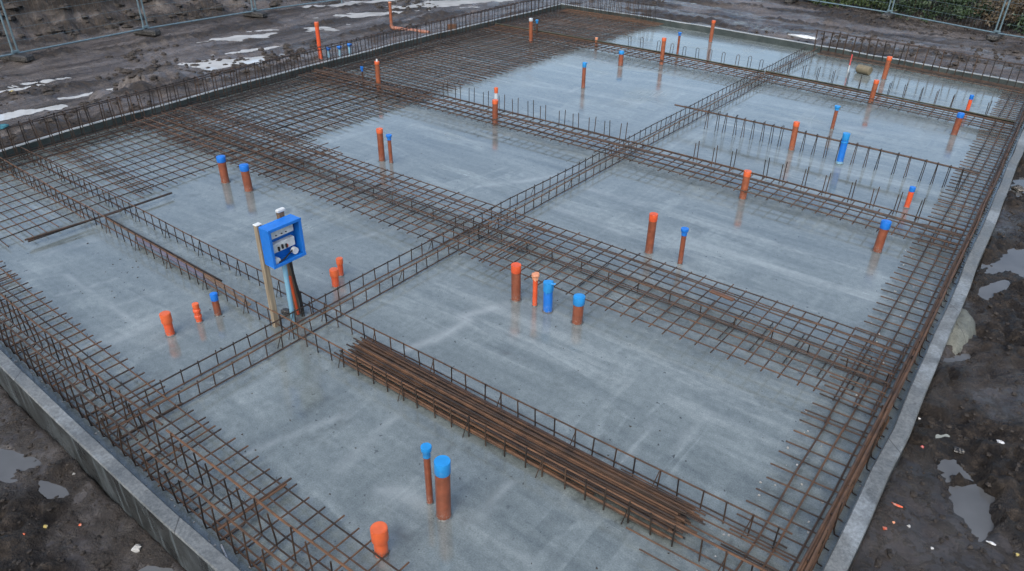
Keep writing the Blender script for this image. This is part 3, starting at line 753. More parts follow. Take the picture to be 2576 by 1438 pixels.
# ------------------------------------------------------------------ pipes
def cap_prof(r, h, kind):
    if kind == 'plain': return [(r*1.03, -h), (r*1.07, -h+.004), (r*1.075, -.004), (r*1.05, 0)]
    if kind == 'flare': return [(r*1.12, -h), (r*1.15, -h*.55), (r*1.55, -h*.38), (r*1.62, -.01), (r*1.55, 0)]
    if kind == 'coupler': return [(r*.96, -h), (r*.98, -h+.004), (r*1.2, -h+.009), (r*1.24, -h+.016), (r*1.24, -.004), (r*1.21, 0)]
    if kind == 'wide': return [(r*1.05, -h), (r*1.10, -h+.004), (r*1.13, -.004), (r*1.10, 0)]
def pipe(X, Y, h, d, cap, label, body='pipe', capm=None, ckind='plain', ch=None, extra=None, name='drain_pipe', group=None, film=False):
    loc = W(X, Y, 0)
    t = thing(name, label, 'pipe', loc, group)
    r = d/2; tl = (jt(.012), jt(.012))
    ch = ch or min(.075, h*.3)
    MB().lathe(loc, [(r, -.03), (r, h-ch*.6)], 24, tl).build('pipe_body', M[body], t)
    if capm:
        c = loc+np.array([tl[0]*h, tl[1]*h, h])
        m = MB().lathe(c, cap_prof(r, ch, ckind), 24, tl)
        if film:
            v = np.array(m.v); n = len(v)
            ctr = c+np.array([0, 0, -ch/2])
            for i in range(n):
                dd = v[i]-ctr; dd[2] = 0
                v[i] = v[i]+dd*random.gauss(0, .07)+np.array([0, 0, random.gauss(0, .005)])
            m.v = [tuple(p) for p in v]
        m.build('pipe_cap', M[capm], t)
        if ckind == 'coupler':
            MB().lathe(c+np.array([0, 0, .001]), [(r*1.12, 0), (r*1.10, .0025), (r*.9, .003), (r*.2, .0032)], 24, tl).build('cap_disc', M['orange'], t)
        if ckind == 'wide':
            MB().lathe(c+np.array([0, 0, .001]), [(r*.86, 0), (r*.84, .003), (r*.80, .004), (r*.2, .0042)], 20, tl).build('cap_disc', M[capm], t)
    if extra == 'sleeve':
        z = h*.42
        MB().lathe(loc+np.array([tl[0]*z, tl[1]*z, z]), [(r*1.02, -.02), (r*1.12, -.012), (r*1.16, 0), (r*1.12, .012), (r*1.02, .02)], 24, tl, False, False).build('collar', M[body], t)
    if extra == 'rings':
        for z in (h*.3, h*.62):
            MB().lathe(loc+np.array([tl[0]*z, tl[1]*z, z]), [(r*1.02, -.018), (r*1.2, -.012), (r*1.2, .012), (r*1.02, .018)], 24, tl, False, False).build('collar', M[body], t)
    if extra == 'cuff':
        z = h*.72
        MB().lathe(loc+np.array([tl[0]*z, tl[1]*z, z]), [(r*1.01, -.012), (r*1.1, -.008), (r*1.12, .0), (r*1.05, .012)], 24, tl, False, False).build('collar', M['blue_light'], t)
        MB().lathe(loc+np.array([0, 0, .012]), [(r*1.02, -.012), (r*1.12, -.005), (r*1.08, .03)], 24, tl, False, False).build('foot_ring', M['conduit'], t)
    if extra == 'spike':
        c = loc+np.array([tl[0]*h, tl[1]*h, h])
        MB().lathe(c, [(r*.45, 0), (r*.4, .03), (r*.2, .045)], 12).build('tip', M['white'], t)
    if extra == 'tag':
        c = loc+np.array([tl[0]*h+r*.9, tl[1]*h, h-.01])
        MB().box(c+np.array([.015, 0, .01]), (.05, .02, .012), .6, .003).build('tape_end', M[capm], t)
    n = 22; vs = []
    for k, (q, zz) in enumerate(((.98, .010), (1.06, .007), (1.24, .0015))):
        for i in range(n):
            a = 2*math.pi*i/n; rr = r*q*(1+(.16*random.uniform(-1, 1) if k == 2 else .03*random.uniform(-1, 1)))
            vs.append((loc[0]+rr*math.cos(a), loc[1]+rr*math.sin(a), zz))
    MB().add(vs, [(k*n+i, k*n+(i+1) % n, (k+1)*n+(i+1) % n, (k+1)*n+i) for k in range(2) for i in range(n)], True).build('grout_shade_ring', M['grout_shade'], t)  # ring round the pipe foot, darkened to paint in contact shadow and grime
    return t
P_ = pipe
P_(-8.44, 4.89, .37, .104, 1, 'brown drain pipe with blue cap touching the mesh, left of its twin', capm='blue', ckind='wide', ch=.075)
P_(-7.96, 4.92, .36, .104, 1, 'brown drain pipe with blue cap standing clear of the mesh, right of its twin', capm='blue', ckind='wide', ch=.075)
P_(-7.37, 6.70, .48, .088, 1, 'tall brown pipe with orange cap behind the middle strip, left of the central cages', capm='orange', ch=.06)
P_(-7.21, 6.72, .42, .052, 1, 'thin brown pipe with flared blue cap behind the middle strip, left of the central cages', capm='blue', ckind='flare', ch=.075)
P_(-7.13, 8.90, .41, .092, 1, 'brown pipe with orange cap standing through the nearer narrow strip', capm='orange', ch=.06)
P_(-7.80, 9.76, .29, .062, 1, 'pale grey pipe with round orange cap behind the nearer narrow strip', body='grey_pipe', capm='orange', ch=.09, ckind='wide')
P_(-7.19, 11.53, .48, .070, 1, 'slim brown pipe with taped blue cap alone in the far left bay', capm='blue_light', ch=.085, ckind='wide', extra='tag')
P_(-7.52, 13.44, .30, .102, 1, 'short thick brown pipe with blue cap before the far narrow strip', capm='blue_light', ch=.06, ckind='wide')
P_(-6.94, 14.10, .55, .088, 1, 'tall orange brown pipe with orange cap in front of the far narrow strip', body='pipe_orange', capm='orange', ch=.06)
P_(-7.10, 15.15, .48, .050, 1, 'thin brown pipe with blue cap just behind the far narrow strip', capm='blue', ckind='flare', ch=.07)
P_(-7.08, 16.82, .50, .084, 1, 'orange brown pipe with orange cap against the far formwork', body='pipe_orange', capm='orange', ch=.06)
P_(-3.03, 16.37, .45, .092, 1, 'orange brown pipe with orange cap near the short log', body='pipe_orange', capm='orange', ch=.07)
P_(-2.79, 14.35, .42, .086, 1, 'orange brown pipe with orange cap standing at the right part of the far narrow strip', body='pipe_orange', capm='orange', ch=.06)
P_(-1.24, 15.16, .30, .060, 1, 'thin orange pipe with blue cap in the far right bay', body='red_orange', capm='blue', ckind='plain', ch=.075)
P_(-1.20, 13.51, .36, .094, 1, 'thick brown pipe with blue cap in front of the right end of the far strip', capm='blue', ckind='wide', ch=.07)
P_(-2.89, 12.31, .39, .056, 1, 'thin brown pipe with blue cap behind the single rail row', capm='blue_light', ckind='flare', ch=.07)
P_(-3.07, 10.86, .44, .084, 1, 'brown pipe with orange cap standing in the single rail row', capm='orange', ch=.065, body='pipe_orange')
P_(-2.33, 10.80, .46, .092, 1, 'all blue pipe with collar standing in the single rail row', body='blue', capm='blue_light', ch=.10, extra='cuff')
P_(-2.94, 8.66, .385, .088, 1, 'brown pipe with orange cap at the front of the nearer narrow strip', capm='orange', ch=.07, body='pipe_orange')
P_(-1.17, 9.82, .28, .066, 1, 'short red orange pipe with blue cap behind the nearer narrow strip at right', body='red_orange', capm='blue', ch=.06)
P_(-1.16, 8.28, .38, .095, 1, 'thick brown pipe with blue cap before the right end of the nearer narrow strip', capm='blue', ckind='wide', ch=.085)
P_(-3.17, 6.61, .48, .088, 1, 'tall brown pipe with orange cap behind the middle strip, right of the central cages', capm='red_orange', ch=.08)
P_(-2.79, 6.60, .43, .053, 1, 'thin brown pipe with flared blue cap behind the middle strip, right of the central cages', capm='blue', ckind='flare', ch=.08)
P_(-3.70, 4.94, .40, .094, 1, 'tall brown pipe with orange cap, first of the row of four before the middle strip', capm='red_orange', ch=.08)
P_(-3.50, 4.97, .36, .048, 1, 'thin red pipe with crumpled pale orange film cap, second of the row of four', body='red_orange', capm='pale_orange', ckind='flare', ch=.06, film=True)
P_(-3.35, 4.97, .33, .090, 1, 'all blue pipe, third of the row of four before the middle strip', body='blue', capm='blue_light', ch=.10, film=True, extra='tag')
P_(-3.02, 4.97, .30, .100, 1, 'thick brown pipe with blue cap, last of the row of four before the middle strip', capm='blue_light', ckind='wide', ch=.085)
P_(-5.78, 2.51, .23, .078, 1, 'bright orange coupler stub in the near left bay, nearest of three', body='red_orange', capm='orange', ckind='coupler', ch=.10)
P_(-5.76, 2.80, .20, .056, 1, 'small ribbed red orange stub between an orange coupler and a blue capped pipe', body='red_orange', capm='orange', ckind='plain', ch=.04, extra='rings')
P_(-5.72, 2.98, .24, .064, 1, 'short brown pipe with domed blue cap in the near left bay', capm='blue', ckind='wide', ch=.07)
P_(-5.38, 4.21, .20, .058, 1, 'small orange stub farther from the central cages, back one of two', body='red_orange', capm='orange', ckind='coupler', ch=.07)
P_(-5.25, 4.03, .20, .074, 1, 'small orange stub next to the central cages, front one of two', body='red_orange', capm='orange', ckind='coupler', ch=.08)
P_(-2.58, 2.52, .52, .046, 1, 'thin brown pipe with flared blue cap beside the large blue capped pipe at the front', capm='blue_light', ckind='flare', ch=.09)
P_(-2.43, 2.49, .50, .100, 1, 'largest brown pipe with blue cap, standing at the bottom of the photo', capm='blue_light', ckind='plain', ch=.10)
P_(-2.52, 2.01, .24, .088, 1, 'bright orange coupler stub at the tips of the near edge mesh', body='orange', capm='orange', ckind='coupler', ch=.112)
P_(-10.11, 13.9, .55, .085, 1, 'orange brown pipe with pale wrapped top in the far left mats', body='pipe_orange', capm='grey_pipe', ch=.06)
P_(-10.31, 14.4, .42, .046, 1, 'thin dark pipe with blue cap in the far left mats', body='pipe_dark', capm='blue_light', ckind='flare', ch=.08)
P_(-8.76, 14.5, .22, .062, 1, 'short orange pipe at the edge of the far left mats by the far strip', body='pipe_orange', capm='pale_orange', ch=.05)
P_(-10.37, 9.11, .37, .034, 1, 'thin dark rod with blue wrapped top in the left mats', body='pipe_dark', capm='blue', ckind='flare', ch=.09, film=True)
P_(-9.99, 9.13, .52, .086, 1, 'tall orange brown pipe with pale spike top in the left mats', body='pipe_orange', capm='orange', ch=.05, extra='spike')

# ------------------------------------------------------------------ meter box on posts
mb_loc = W(-5.14, 3.35, 0)
t = thing('meter_box', 'bright blue open meter box on two timber posts where the ladder cages cross', 'meter box', mb_loc)
e_y = (W(-5.14, 3.6)-W(-5.14, 3.2)); ang = math.atan2(e_y[1], e_y[0])   # local x axis runs along plan y
ex = np.array([math.cos(ang), math.sin(ang), 0]); en = np.array([ex[1], -ex[0], 0]); ez = np.array([0, 0, 1.0])
def bx(mbuf, c, d, bev=.003): return mbuf.box(mb_loc+c[0]*ex+c[1]*en+c[2]*ez, d, 0, bev, (ex, en, ez))
p1 = bx(MB(), (-.135, 0, .515), (.055, .045, 1.07)).build('post', M['timber'], t)
p2 = bx(MB(), (.115, -.01, .53), (.055, .045, 1.10)).build('post', M['timber_brown'], t)
bx(MB(), (-.135, 0, 1.054), (.060, .05, .008)).build('post_cap', M['plate'], p1)
bx(MB(), (.115, .0, 1.098), (.085, .04, .03), .01).build('post_cap', M['plate'], p2)
cx, cz, bw, bh, bd = .02, .86, .34, .37, .115
y0 = .03
back = bx(MB(), (cx, y0+.008, cz), (bw, .016, bh)).build('back_panel', M['blue'], t)
fr = MB()
bx(fr, (cx, y0+.017+bd/2, cz+bh/2-.006), (bw+.004, bd, .012))
bx(fr, (cx, y0+.017+bd/2, cz-bh/2+.006), (bw+.004, bd, .012))
bx(fr, (cx-bw/2+.006, y0+.017+bd/2, cz), (.012, bd-.002, bh-.0245))
bx(fr, (cx+bw/2-.006, y0+.017+bd/2, cz), (.012, bd-.002, bh-.0245))
# turned-out rim
for zz in (cz+bh/2-.012, cz-bh/2+.012): bx(fr, (cx, y0+.017+bd+.004, zz), (bw+.012, .008, .028))
for xx in (cx-bw/2+.010, cx+bw/2-.010): bx(fr, (xx, y0+.017+bd+.0035, cz), (.026, .008, bh-.054))
fr.build('cabinet', M['blue'], t)
pl1 = bx(MB(), (cx, y0+.045, cz+.095), (.26, .05, .08)).build('meter_plate', M['plate'], t)
pl2 = bx(MB(), (cx, y0+.045, cz-.04), (.25, .05, .085)).build('meter_plate', M['plate'], t)
for i, q in enumerate((-.07, -.02, .03)): bx(MB(), (cx+q*.8, y0+.079, cz-.05+.008*(i % 2)), (.016, .016, .042)).build('terminal', M['black'], pl2)
bx(MB(), (cx+.035, y0+.076, cz-.055), (.018, .012, .028)).build('red_terminal', M['red_orange'], pl2)
for q in (-.06, .0, .045): bx(MB(), (cx+q, y0+.075, cz+.08), (.014, .012, .008)).build('clip', M['black'], pl1)
for q, zz in ((-.1, -.15), (.1, -.13)):
    c0 = mb_loc+(cx+q)*ex+(y0+.06)*en+(cz+zz)*ez
    MB().tube([c0, c0+.035*en], .032, 16).build('cable_gland', M['plate'], t)
MB().tube([mb_loc+(cx-.09)*ex+(y0+.1)*en+(cz-.165)*ez, mb_loc+(cx-.02)*ex+(y0+.1)*en+(cz-.15)*ez, mb_loc+(cx+.06)*ex+(y0+.09)*en+(cz-.115)*ez, mb_loc+(cx+.11)*ex+(y0+.07)*en+(cz-.12)*ez], .007, 8).build('cable', M['black'], t)
MB().tube([mb_loc+.0*ex+.09*en+.645*ez, mb_loc+.0*ex+.085*en+.3*ez, mb_loc+.01*ex+.07*en-.02*ez], .022, 14).build('conduit', M['conduit'], t)
MB().tube([mb_loc+.06*ex+.10*en+.645*ez, mb_loc+.085*ex+.09*en+.4*ez, mb_loc+.12*ex+.075*en+.18*ez, mb_loc+.13*ex+.06*en-.02*ez], .017, 10, radii=[.011, .012, .015, .018]).build('cable', M['black'], t)
MB().tube([mb_loc+.075*ex+.035*en+.45*ez, mb_loc+.085*ex+.03*en+.25*ez, mb_loc+.1*ex+.03*en+.02*ez], .012, 8).build('cable', M['red_orange'], t)
# black clamp, orange wire scrap at the foot
o = MB().box(W(-5.22, 3.40, .03), (.10, .06, .05), .4, .015).build('clamp', M['black'], loc=W(-5.22, 3.40, 0)); tag(o, 'small black clamp lying behind the timber post of the meter box', 'clamp')

# ------------------------------------------------------------------ ground
outline = [W(x, 1.205) for x in lin(-11.975, -.13, 16)]+[W(-.13, y) for y in lin(1.205, 17.83, 20)][1:]+[W(x, 17.83) for x in lin(-.13, -11.975, 16)][1:]+[W(-11.975, y) for y in lin(17.83, 1.205, 20)][1:-1]
OP = np.array([p[:2] for p in outline])
def inside(x, y):
    c = np.zeros(x.shape, bool); n = len(OP)
    for i in range(n):
        x1, y1 = OP[i]; x2, y2 = OP[(i+1) % n]
        if abs(y2-y1) < 1e-9: continue
        t = ((y1 > y) != (y2 > y)) & (x < (x2-x1)*(y-y1)/(y2-y1)+x1)
        c ^= t
    return c
def edgedist(x, y):
    d = np.full(x.shape, 1e9); n = len(OP)
    for i in range(n):
        a = OP[i]; b_ = OP[(i+1) % n]; e = b_-a; L = e @ e
        t = np.clip(((x-a[0])*e[0]+(y-a[1])*e[1])/L, 0, 1)
        d = np.minimum(d, np.hypot(x-a[0]-t*e[0], y-a[1]-t*e[1]))
    return d
# puddles: centre pixel of the survey photo, long half-axis, short half-axis, heading, level, kind
def base_level(x, y): return -.10-.11*sstep((2.3-y)/1.0)*(x < .3)
PUD = []
def pud(px, py, a, b_, ang, kind='water', dz=-.03):
    p = at(px, py, -.12); PUD.append((p[0], p[1], a, b_, R(ang), kind, -.025+.0011*len(PUD) % .012))
pud(690, 84, 1.5, .38, 68); pud(600, 97, .9, .25, 72); pud(560, 158, 1.0, .42, 75); pud(640, 128, .9, .2, 72)
pud(100, 212, .55, .2, 80); pud(20, 232, .7, .14, 80); pud(190, 262, 1.0, .28, 78); pud(80, 285, .8, .2, 78); pud(330, 222, 1.1, .12, 76)
pud(1010, 28, 2.0, .45, 64); pud(1110, 12, 1.6, .35, 60); pud(960, 6, 2.2, .4, 64); pud(1190, 2, 1.8, .4, 60)
pud(2530, 668, .62, .30, 75, 'clear', -.02); pud(2388, 1140, .46, .15, 120, 'muddy', -.01); pud(2440, 1260, .35, .14, 115, 'clear', -.02)
pud(2568, 470, .7, .2, 80, 'clear', -.01); pud(2400, 905, .17, .07, 60, 'clear', -.01)
pud(35, 1150, .45, .12, 5, 'clear', -.02); pud(120, 1205, .16, .06, 10, 'clear', -.02); pud(390, 1420, .2, .08, 5, 'clear', -.02)
pud(2480, 740, .35, .1, 75, 'clear', -.02)
def clod_mask(x, y):
    m1 = sstep((fbm(x*.95, y*.95, 110, 5)+.13)/.26)
    st = np.where((y > 18.2) & (x > -12.5), fbm(x*.45, y*2.2, 116, 5), fbm(x*2.2, y*.45, 121, 5))
    m2 = sstep((st-.02)/.22)
    trk = (x < -12.2) | (y > 18.2)
    return np.where(trk, m2, m1)
def clod_field(x, y):
    mk = clod_mask(x, y)
    trk = (x < -12.2) | (y > 18.2)
    r1 = np.abs(fbm(x*5.2, y*5.2, 130, 4)); r2 = fbm(x*12, y*12, 136, 3)
    lump = .17*np.sqrt(r1)*mk-.03*mk+.07*r2*mk+.02*r2
    return np.where(trk, lump*.65, lump*.75)
def ground_h(x, y):
    h = base_level(x, y)
    h = h+.05*fbm(x*.45, y*.45, 1, 3)+.035*fbm(x*1.6, y*1.6, 5, 4)
    lum = np.maximum(0, fbm(x*3.3, y*3.3, 9, 4)); h = h+.05*lum+.018*fbm(x*9, y*9, 14, 3)
    h = h+clod_field(x, y)
    # ruts of the haul track beside the left and far sides
    wob = .5*fbm(y*.12, x*0+3, 20, 2)
    for c, dd in ((-14.2, .05), (-15.9, .06), (-16.7, .05)):
        q = (x-c-wob)/.28; h = h-dd*np.exp(-q*q)*(x < -12.6)+.03*np.exp(-((np.abs(q)-1.7)/.5)**2)*(x < -12.6)
    wob2 = .4*fbm(x*.12, y*0+7, 23, 2)
    for c, dd in ((19.4, .06), (20.6, .05), (21.9, .07), (23.0, .05)):
        cc = c-.16*(x+6); q = (y-cc-wob2)/.26; mk = sstep((x+11.5)/1.5)*(y > 18.2)
        h = h-dd*np.exp(-q*q)*mk+.045*np.exp(-((np.abs(q)-1.7)/.5)**2)*mk
    # spoil mound by the left formwork
    p = at(365, 232, -.1)
    h = h+.30*np.exp(-(((x-p[0])/.55)**2+((y-p[1])/1.0)**2))*(1+.8*fbm(x*3, y*3, 30, 4))
    ridge = np.exp(-((x+13.0)/.38)**2)*sstep((7.2-y)/2.0)
    h = h+.12*ridge*(1+fbm(x*2, y*2, 33, 4))
    # banks
    bl = sstep((-18.75-x)/5.0); h = h+bl*(2.4+.6*fbm(x*.5, y*.5, 40, 4))+sstep((-18.7-x)/.8)*(.30*fbm(x*1.7, y*1.7, 43, 4)+.16*fbm(x*4.1, y*4.1, 44, 3))
    s = (y-24.6+.32*(x+7.8)); rb = sstep((s-.45)/4.0)*sstep((x+11.5)/4)
    h = h+rb*(1.15+.4*fbm(x*.5, y*.5, 47, 4))+sstep((s-.5)/.8)*sstep((x+11.5)/4)*(.3*fbm(x*1.5, y*1.5, 50, 4)+.14*fbm(x*4.1, y*4.1, 51, 3))
    # water-filled hollows
    for (cx_, cy_, a, b_, ang, kind, dz) in PUD:
        dx = x-cx_; dy = y-cy_; u = (dx*math.cos(ang)+dy*math.sin(ang))/a; v = (-dx*math.sin(ang)+dy*math.cos(ang))/b_
        q = np.sqrt(u*u+v*v)+.85*fbm(x*2.0/max(.3, b_*2), y*2.0/max(.3, b_*2), 60, 4)
        lev = base_level(np.array(cx_), np.array(cy_))+dz
        bed = lev+.05*(q-1.0)+.014*fbm(x*6, y*6, 62, 3)
        w = sstep((1.25-q)/.35); h = h*(1-w)+w*bed
        h = np.where((q < 2.3) & (q >= 1.0), np.maximum(h, lev+.012*np.minimum(q-1.0, .6)), h)
    ins = inside(x, y); d = edgedist(x, y)
    h = np.where(ins, np.where(d > .03, -.42, h), h)
    # dirt banked lightly against the kerbs
    near = np.exp(-(d/.14)**2)*(~ins); h = h+near*.03*(1+fbm(x*5, y*5, 70, 3))
    h = np.where((~ins) & (d < .6), np.minimum(h, .10), h)
    return h
gx = np.concatenate([np.arange(-62, -30, 2.0), np.arange(-30, -13.5, .12), np.arange(-13.5, -11.5, .07), np.arange(-11.5, -7.2, .1), np.arange(-7.2, -2.6, .034), np.arange(-2.6, -.7, .1), np.arange(-.7, 1.9, .026), np.arange(1.7, 5, .1), np.arange(5, 40, 1.5)])
gy = np.concatenate([np.arange(-20, -1.2, 1.2), np.arange(-1.2, .3, .1), np.arange(.3, 1.45, .03), np.arange(1.45, 3.6, .09), np.arange(3.6, 9.5, .042), np.arange(9.5, 10.5, .06), np.arange(10.5, 18, .1), np.arange(18, 32, .11), np.arange(32, 75, 2.0)])
GX, GY = np.meshgrid(gx, gy)
HZ = ground_h(GX, GY)
ny, nx = GX.shape
vv = np.stack([GX.ravel(), GY.ravel(), HZ.ravel()], 1)
ii = np.arange(ny*nx).reshape(ny, nx)
ff = np.stack([ii[:-1, :-1].ravel(), ii[:-1, 1:].ravel(), ii[1:, 1:].ravel(), ii[1:, :-1].ravel()], 1)
me = bpy.data.meshes.new('mud_ground')
me.vertices.add(len(vv)); me.vertices.foreach_set('co', vv.ravel())
me.loops.add(ff.size); me.loops.foreach_set('vertex_index', ff.ravel().astype(np.int32))
me.polygons.add(len(ff)); me.polygons.foreach_set('loop_start', (np.arange(len(ff))*4).astype(np.int32)); me.polygons.foreach_set('loop_total', np.full(len(ff), 4, np.int32))
me.polygons.foreach_set('use_smooth', np.ones(len(ff), bool))
at_ = me.attributes.new('clods', 'FLOAT', 'POINT'); at_.data.foreach_set('value', clod_mask(GX, GY).ravel().astype(np.float32))
me.update(calc_edges=True); me.materials.append(M['mud'])
go = bpy.data.objects.new('ground', me); col.objects.link(go); go['kind'] = 'structure'
INS = inside(GX, GY); EDG = edgedist(GX, GY)
def gz(x, y):
    i = int(np.clip(np.searchsorted(gx, x)-1, 0, nx-2)); j = int(np.clip(np.searchsorted(gy, y)-1, 0, ny-2))
    a = min(1, max(0, (x-gx[i])/(gx[i+1]-gx[i]))); c = min(1, max(0, (y-gy[j])/(gy[j+1]-gy[j])))
    return float((HZ[j, i]*(1-a)+HZ[j, i+1]*a)*(1-c)+(HZ[j+1, i]*(1-a)+HZ[j+1, i+1]*a)*c)
def clear_of_slab(x, y, d=.06):
    i = int(np.clip(np.searchsorted(gx, x)-1, 0, nx-2)); j = int(np.clip(np.searchsorted(gy, y)-1, 0, ny-2))
    return not (INS[j, i] or INS[j+1, i+1]) and EDG[j, i] > d

for (cx_, cy_, a, b_, ang, kind, dz) in PUD:
    lev = float(base_level(np.array(cx_), np.array(cy_)))+dz
    n = 40; vs = [(cx_, cy_, lev)]
    for k in range(n):
        th = 2*math.pi*k/n; u = 1.5*a*math.cos(th); v = 1.5*b_*math.sin(th)
        p = np.array([cx_+u*math.cos(ang)-v*math.sin(ang), cy_+u*math.sin(ang)+v*math.cos(ang)])
        # stop the sheet at the kerb
        for _ in range(12):
            if inside(np.array([p[0]]), np.array([p[1]]))[0]: p = np.array([cx_, cy_])+(p-np.array([cx_, cy_]))*.85
        vs.append((p[0], p[1], lev))
    o = MB().add(vs, [(0, 1+k, 1+(k+1) % n) for k in range(n)]).build('puddle', M[kind], loc=(cx_, cy_, lev)); o['kind'] = 'structure'

# ------------------------------------------------------------------ fences
def fence(pts, labels, grp, foot_labels, first_foot=True):
    H = 2.0
    for i in range(len(pts)-1):
        a = np.array(pts[i]); b_ = np.array(pts[i+1]); d = b_-a; L = np.linalg.norm(d); e = d/L
        za, zb = gz(*a)+.10, gz(*b_)+.10
        z0 = max(za, zb)
        A = np.array([*(a+e*.05), 0]); B = np.array([*(b_-e*.05), 0])
        zA = lambda z: np.array([0, 0, z])
        t = thing('site_fence', labels[i], 'fence panel', (*((a+b_)/2), z0), grp)
        MB().tube([A+zA(za-.05), A+zA(za+H)], .021, 8).build('post', M['galv'], t)
        MB().tube([B+zA(zb-.05), B+zA(zb+H)], .021, 8).build('post', M['galv'], t)
        MB().tube([A+zA(za+.06), B+zA(zb+.06)], .019, 8).build('bottom_rail', M['galv'], t)
        MB().tube([A+zA(za+H-.02), B+zA(zb+H-.02)], .019, 8).build('top_rail', M['galv'], t)
        w = MB()
        nv = int(L/.10)
        for k in range(1, nv):
            p = A+(B-A)*k/nv; zz = za+(zb-za)*k/nv
            w.tube([p+zA(zz+.06), p+zA(zz+H-.02)], .0009, 3, False)
        for zz in (.30, .55, .80, 1.05, 1.30, 1.55, 1.80):
            w.tube([A+zA(za+zz), B+zA(zb+zz)], .0022, 4, False)
        w.build('wire_mesh', M['galv'], t)
    for i, lb in enumerate(foot_labels):
        if lb is None: continue
        p = np.array(pts[i]); d = np.array(pts[min(i+1, len(pts)-1)])-np.array(pts[max(i-1, 0)]); an = math.atan2(d[1], d[0])+math.pi/2
        z = gz(*p)
        o = MB().box((p[0], p[1], z+.085), (.70, .25, .14), an+.25, .035).build('fence_block', M['black'], loc=(p[0], p[1], z)); tag(o, lb, 'fence foot', grp+' feet')
        m = MB().box((p[0], p[1], z+.20), (.05, .16, .05), an, .008).build('fence_clamp', M['galv'], o)
F1 = at(45, 150, -.05)[:2]; F2 = at(370, 85, -.05)[:2]; F3 = at(642, 40, -.05)[:2]
L = [F1-(F2-F1), F1, F2, F3, F3+(F3-F2)]
fence(L, ['wire fence panel at the very left edge of the photo before the earth bank', 'wire fence panel between the left black foot and the next, before the earth bank', 'wire fence panel right of the two tallest visible posts before the earth bank', 'wire fence panel at the top left whose bottom rail leaves the photo'], 'fence panels along the left track',
      [None, 'black fence foot with a yellow scrap beside it at left', 'black fence foot under the second pair of posts on the left track', 'black fence foot at the top left near the bright puddles'])
G1 = at(2235, 42, -.05)[:2]; G2 = at(2503, 95, -.05)[:2]; G0 = at(1990, 3, -.05)[:2]
L2 = [G0, G1, G2, G2+(G2-G1)]
fence(L2, ['wire fence panel before the green weeds at the top right', 'wire fence panel before the dark hedge at the top right', 'wire fence panel at the right edge of the photo'], 'fence panels behind the far end',
      ['fence foot where the far fence leaves the top of the photo', 'fence foot below the weeds at the top right', 'fence foot at the far right corner'])

# ------------------------------------------------------------------ vegetation on the banks
def bush(x, y, rx, ry, h, n, mat, label, name='bush', ls=.07, grp=None, lift=0.0):
    z = gz(x, y)
    t = thing(name, label, 'bush', (x, y, z), grp)
    st = MB()
    for k in range(9):
        a = random.uniform(0, 6.28); q = random.uniform(.3, .8)
        p0 = np.array([x+jt(.06), y+jt(.06), z-.1]); p2 = np.array([x+rx*q*math.cos(a), y+ry*q*math.sin(a), z+h*random.uniform(.6, .95)])
        st.tube([p0, (p0+p2)/2+np.array([jt(.1), jt(.1), .1]), p2], .012, 5, radii=[.018, .012, .004])
    st.build('stem', M['bark'], t)
    ctr = []
    for k in range(max(12, n//45)):
        a = random.uniform(0, 6.28); q = math.sqrt(random.random()); zz = random.uniform(.12, 1)
        sh = math.sqrt(max(.1, 1-(zz*.9)**2))
        ctr.append((x+rx*q*sh*math.cos(a), y+ry*q*sh*math.sin(a), z+h*zz, random.uniform(.14, .3)*min(1.2, h)))
    m = MB(); vs = []; fs = []
    for k in range(n):
        c = random.choice(ctr)
        p = np.array([random.gauss(c[0], c[3]*.6), random.gauss(c[1], c[3]*.6), random.gauss(c[2], c[3]*.5)])
        p[2] = max(p[2], gz(p[0], p[1])+.02) if k % 7 == 0 else max(p[2], z+.0)
        u = np.array([random.gauss(0, 1), random.gauss(0, 1), random.gauss(0, .6)]); u /= np.linalg.norm(u)
        w = np.cross(u, np.array([random.gauss(0, 1), random.gauss(0, 1), random.gauss(0, 1)])); w /= np.linalg.norm(w)+1e-9
        s = ls*random.uniform(.6, 1.4); o = len(vs)
        vs += [p-u*s, p+w*s*.42, p+u*s, p-w*s*.42]; fs.append((o, o+1, o+2, o+3))
    m.add(vs, fs); m.build('foliage', M[mat], t)
gd = (G1-G0)/np.linalg.norm(G1-G0); gn = np.array([-gd[1], gd[0]])
for (t_, off, rx, ry, h, n, mt, lab) in [(-.5, .9, .8, .6, .5, 1800, 'leaf', 'dark green weeds behind the far fence where it leaves the photo'), (.35, .7, .7, .5, .35, 1500, 'leaf2', 'low green weeds behind the far fence, first clump from the top centre'), (1.25, .6, .8, .5, .40, 1700, 'leaf2', 'low green weeds behind the far fence, second clump from the top centre'), (2.2, .8, .8, .6, .6, 2000, 'leaf2', 'green weeds just before the far fence post at the top right'), (3.5, .9, .9, .6, .9, 2600, 'leaf', 'dense dark shrub behind the far fence, first past the fence block'), (4.6, 1.0, .9, .6, .75, 2200, 'leaf', 'dense dark shrub in the middle of the far right fence'), (5.7, 1.0, .9, .6, .6, 1600, 'dry', 'brown dry bracken before the last far fence post'), (6.7, .9, .8, .6, .5, 1400, 'leaf', 'dark low shrub past the last far fence post')]:
    p = G0+gd*t_+gn*off
    bush(p[0], p[1], rx, ry, h, n, mt, lab, grp='plants behind the far fence', ls=.05)
for (px, py, rx, ry, h, n, mt, lab) in [(40, 25, 1.0, 1.3, .8, 3600, 'leaf', 'dark shrub on the earth bank in the top left corner')]:
    p = at(px, py, .4)[:2]
    bush(p[0]-.4, p[1], rx, ry, h, n, mt, lab, ls=.05)

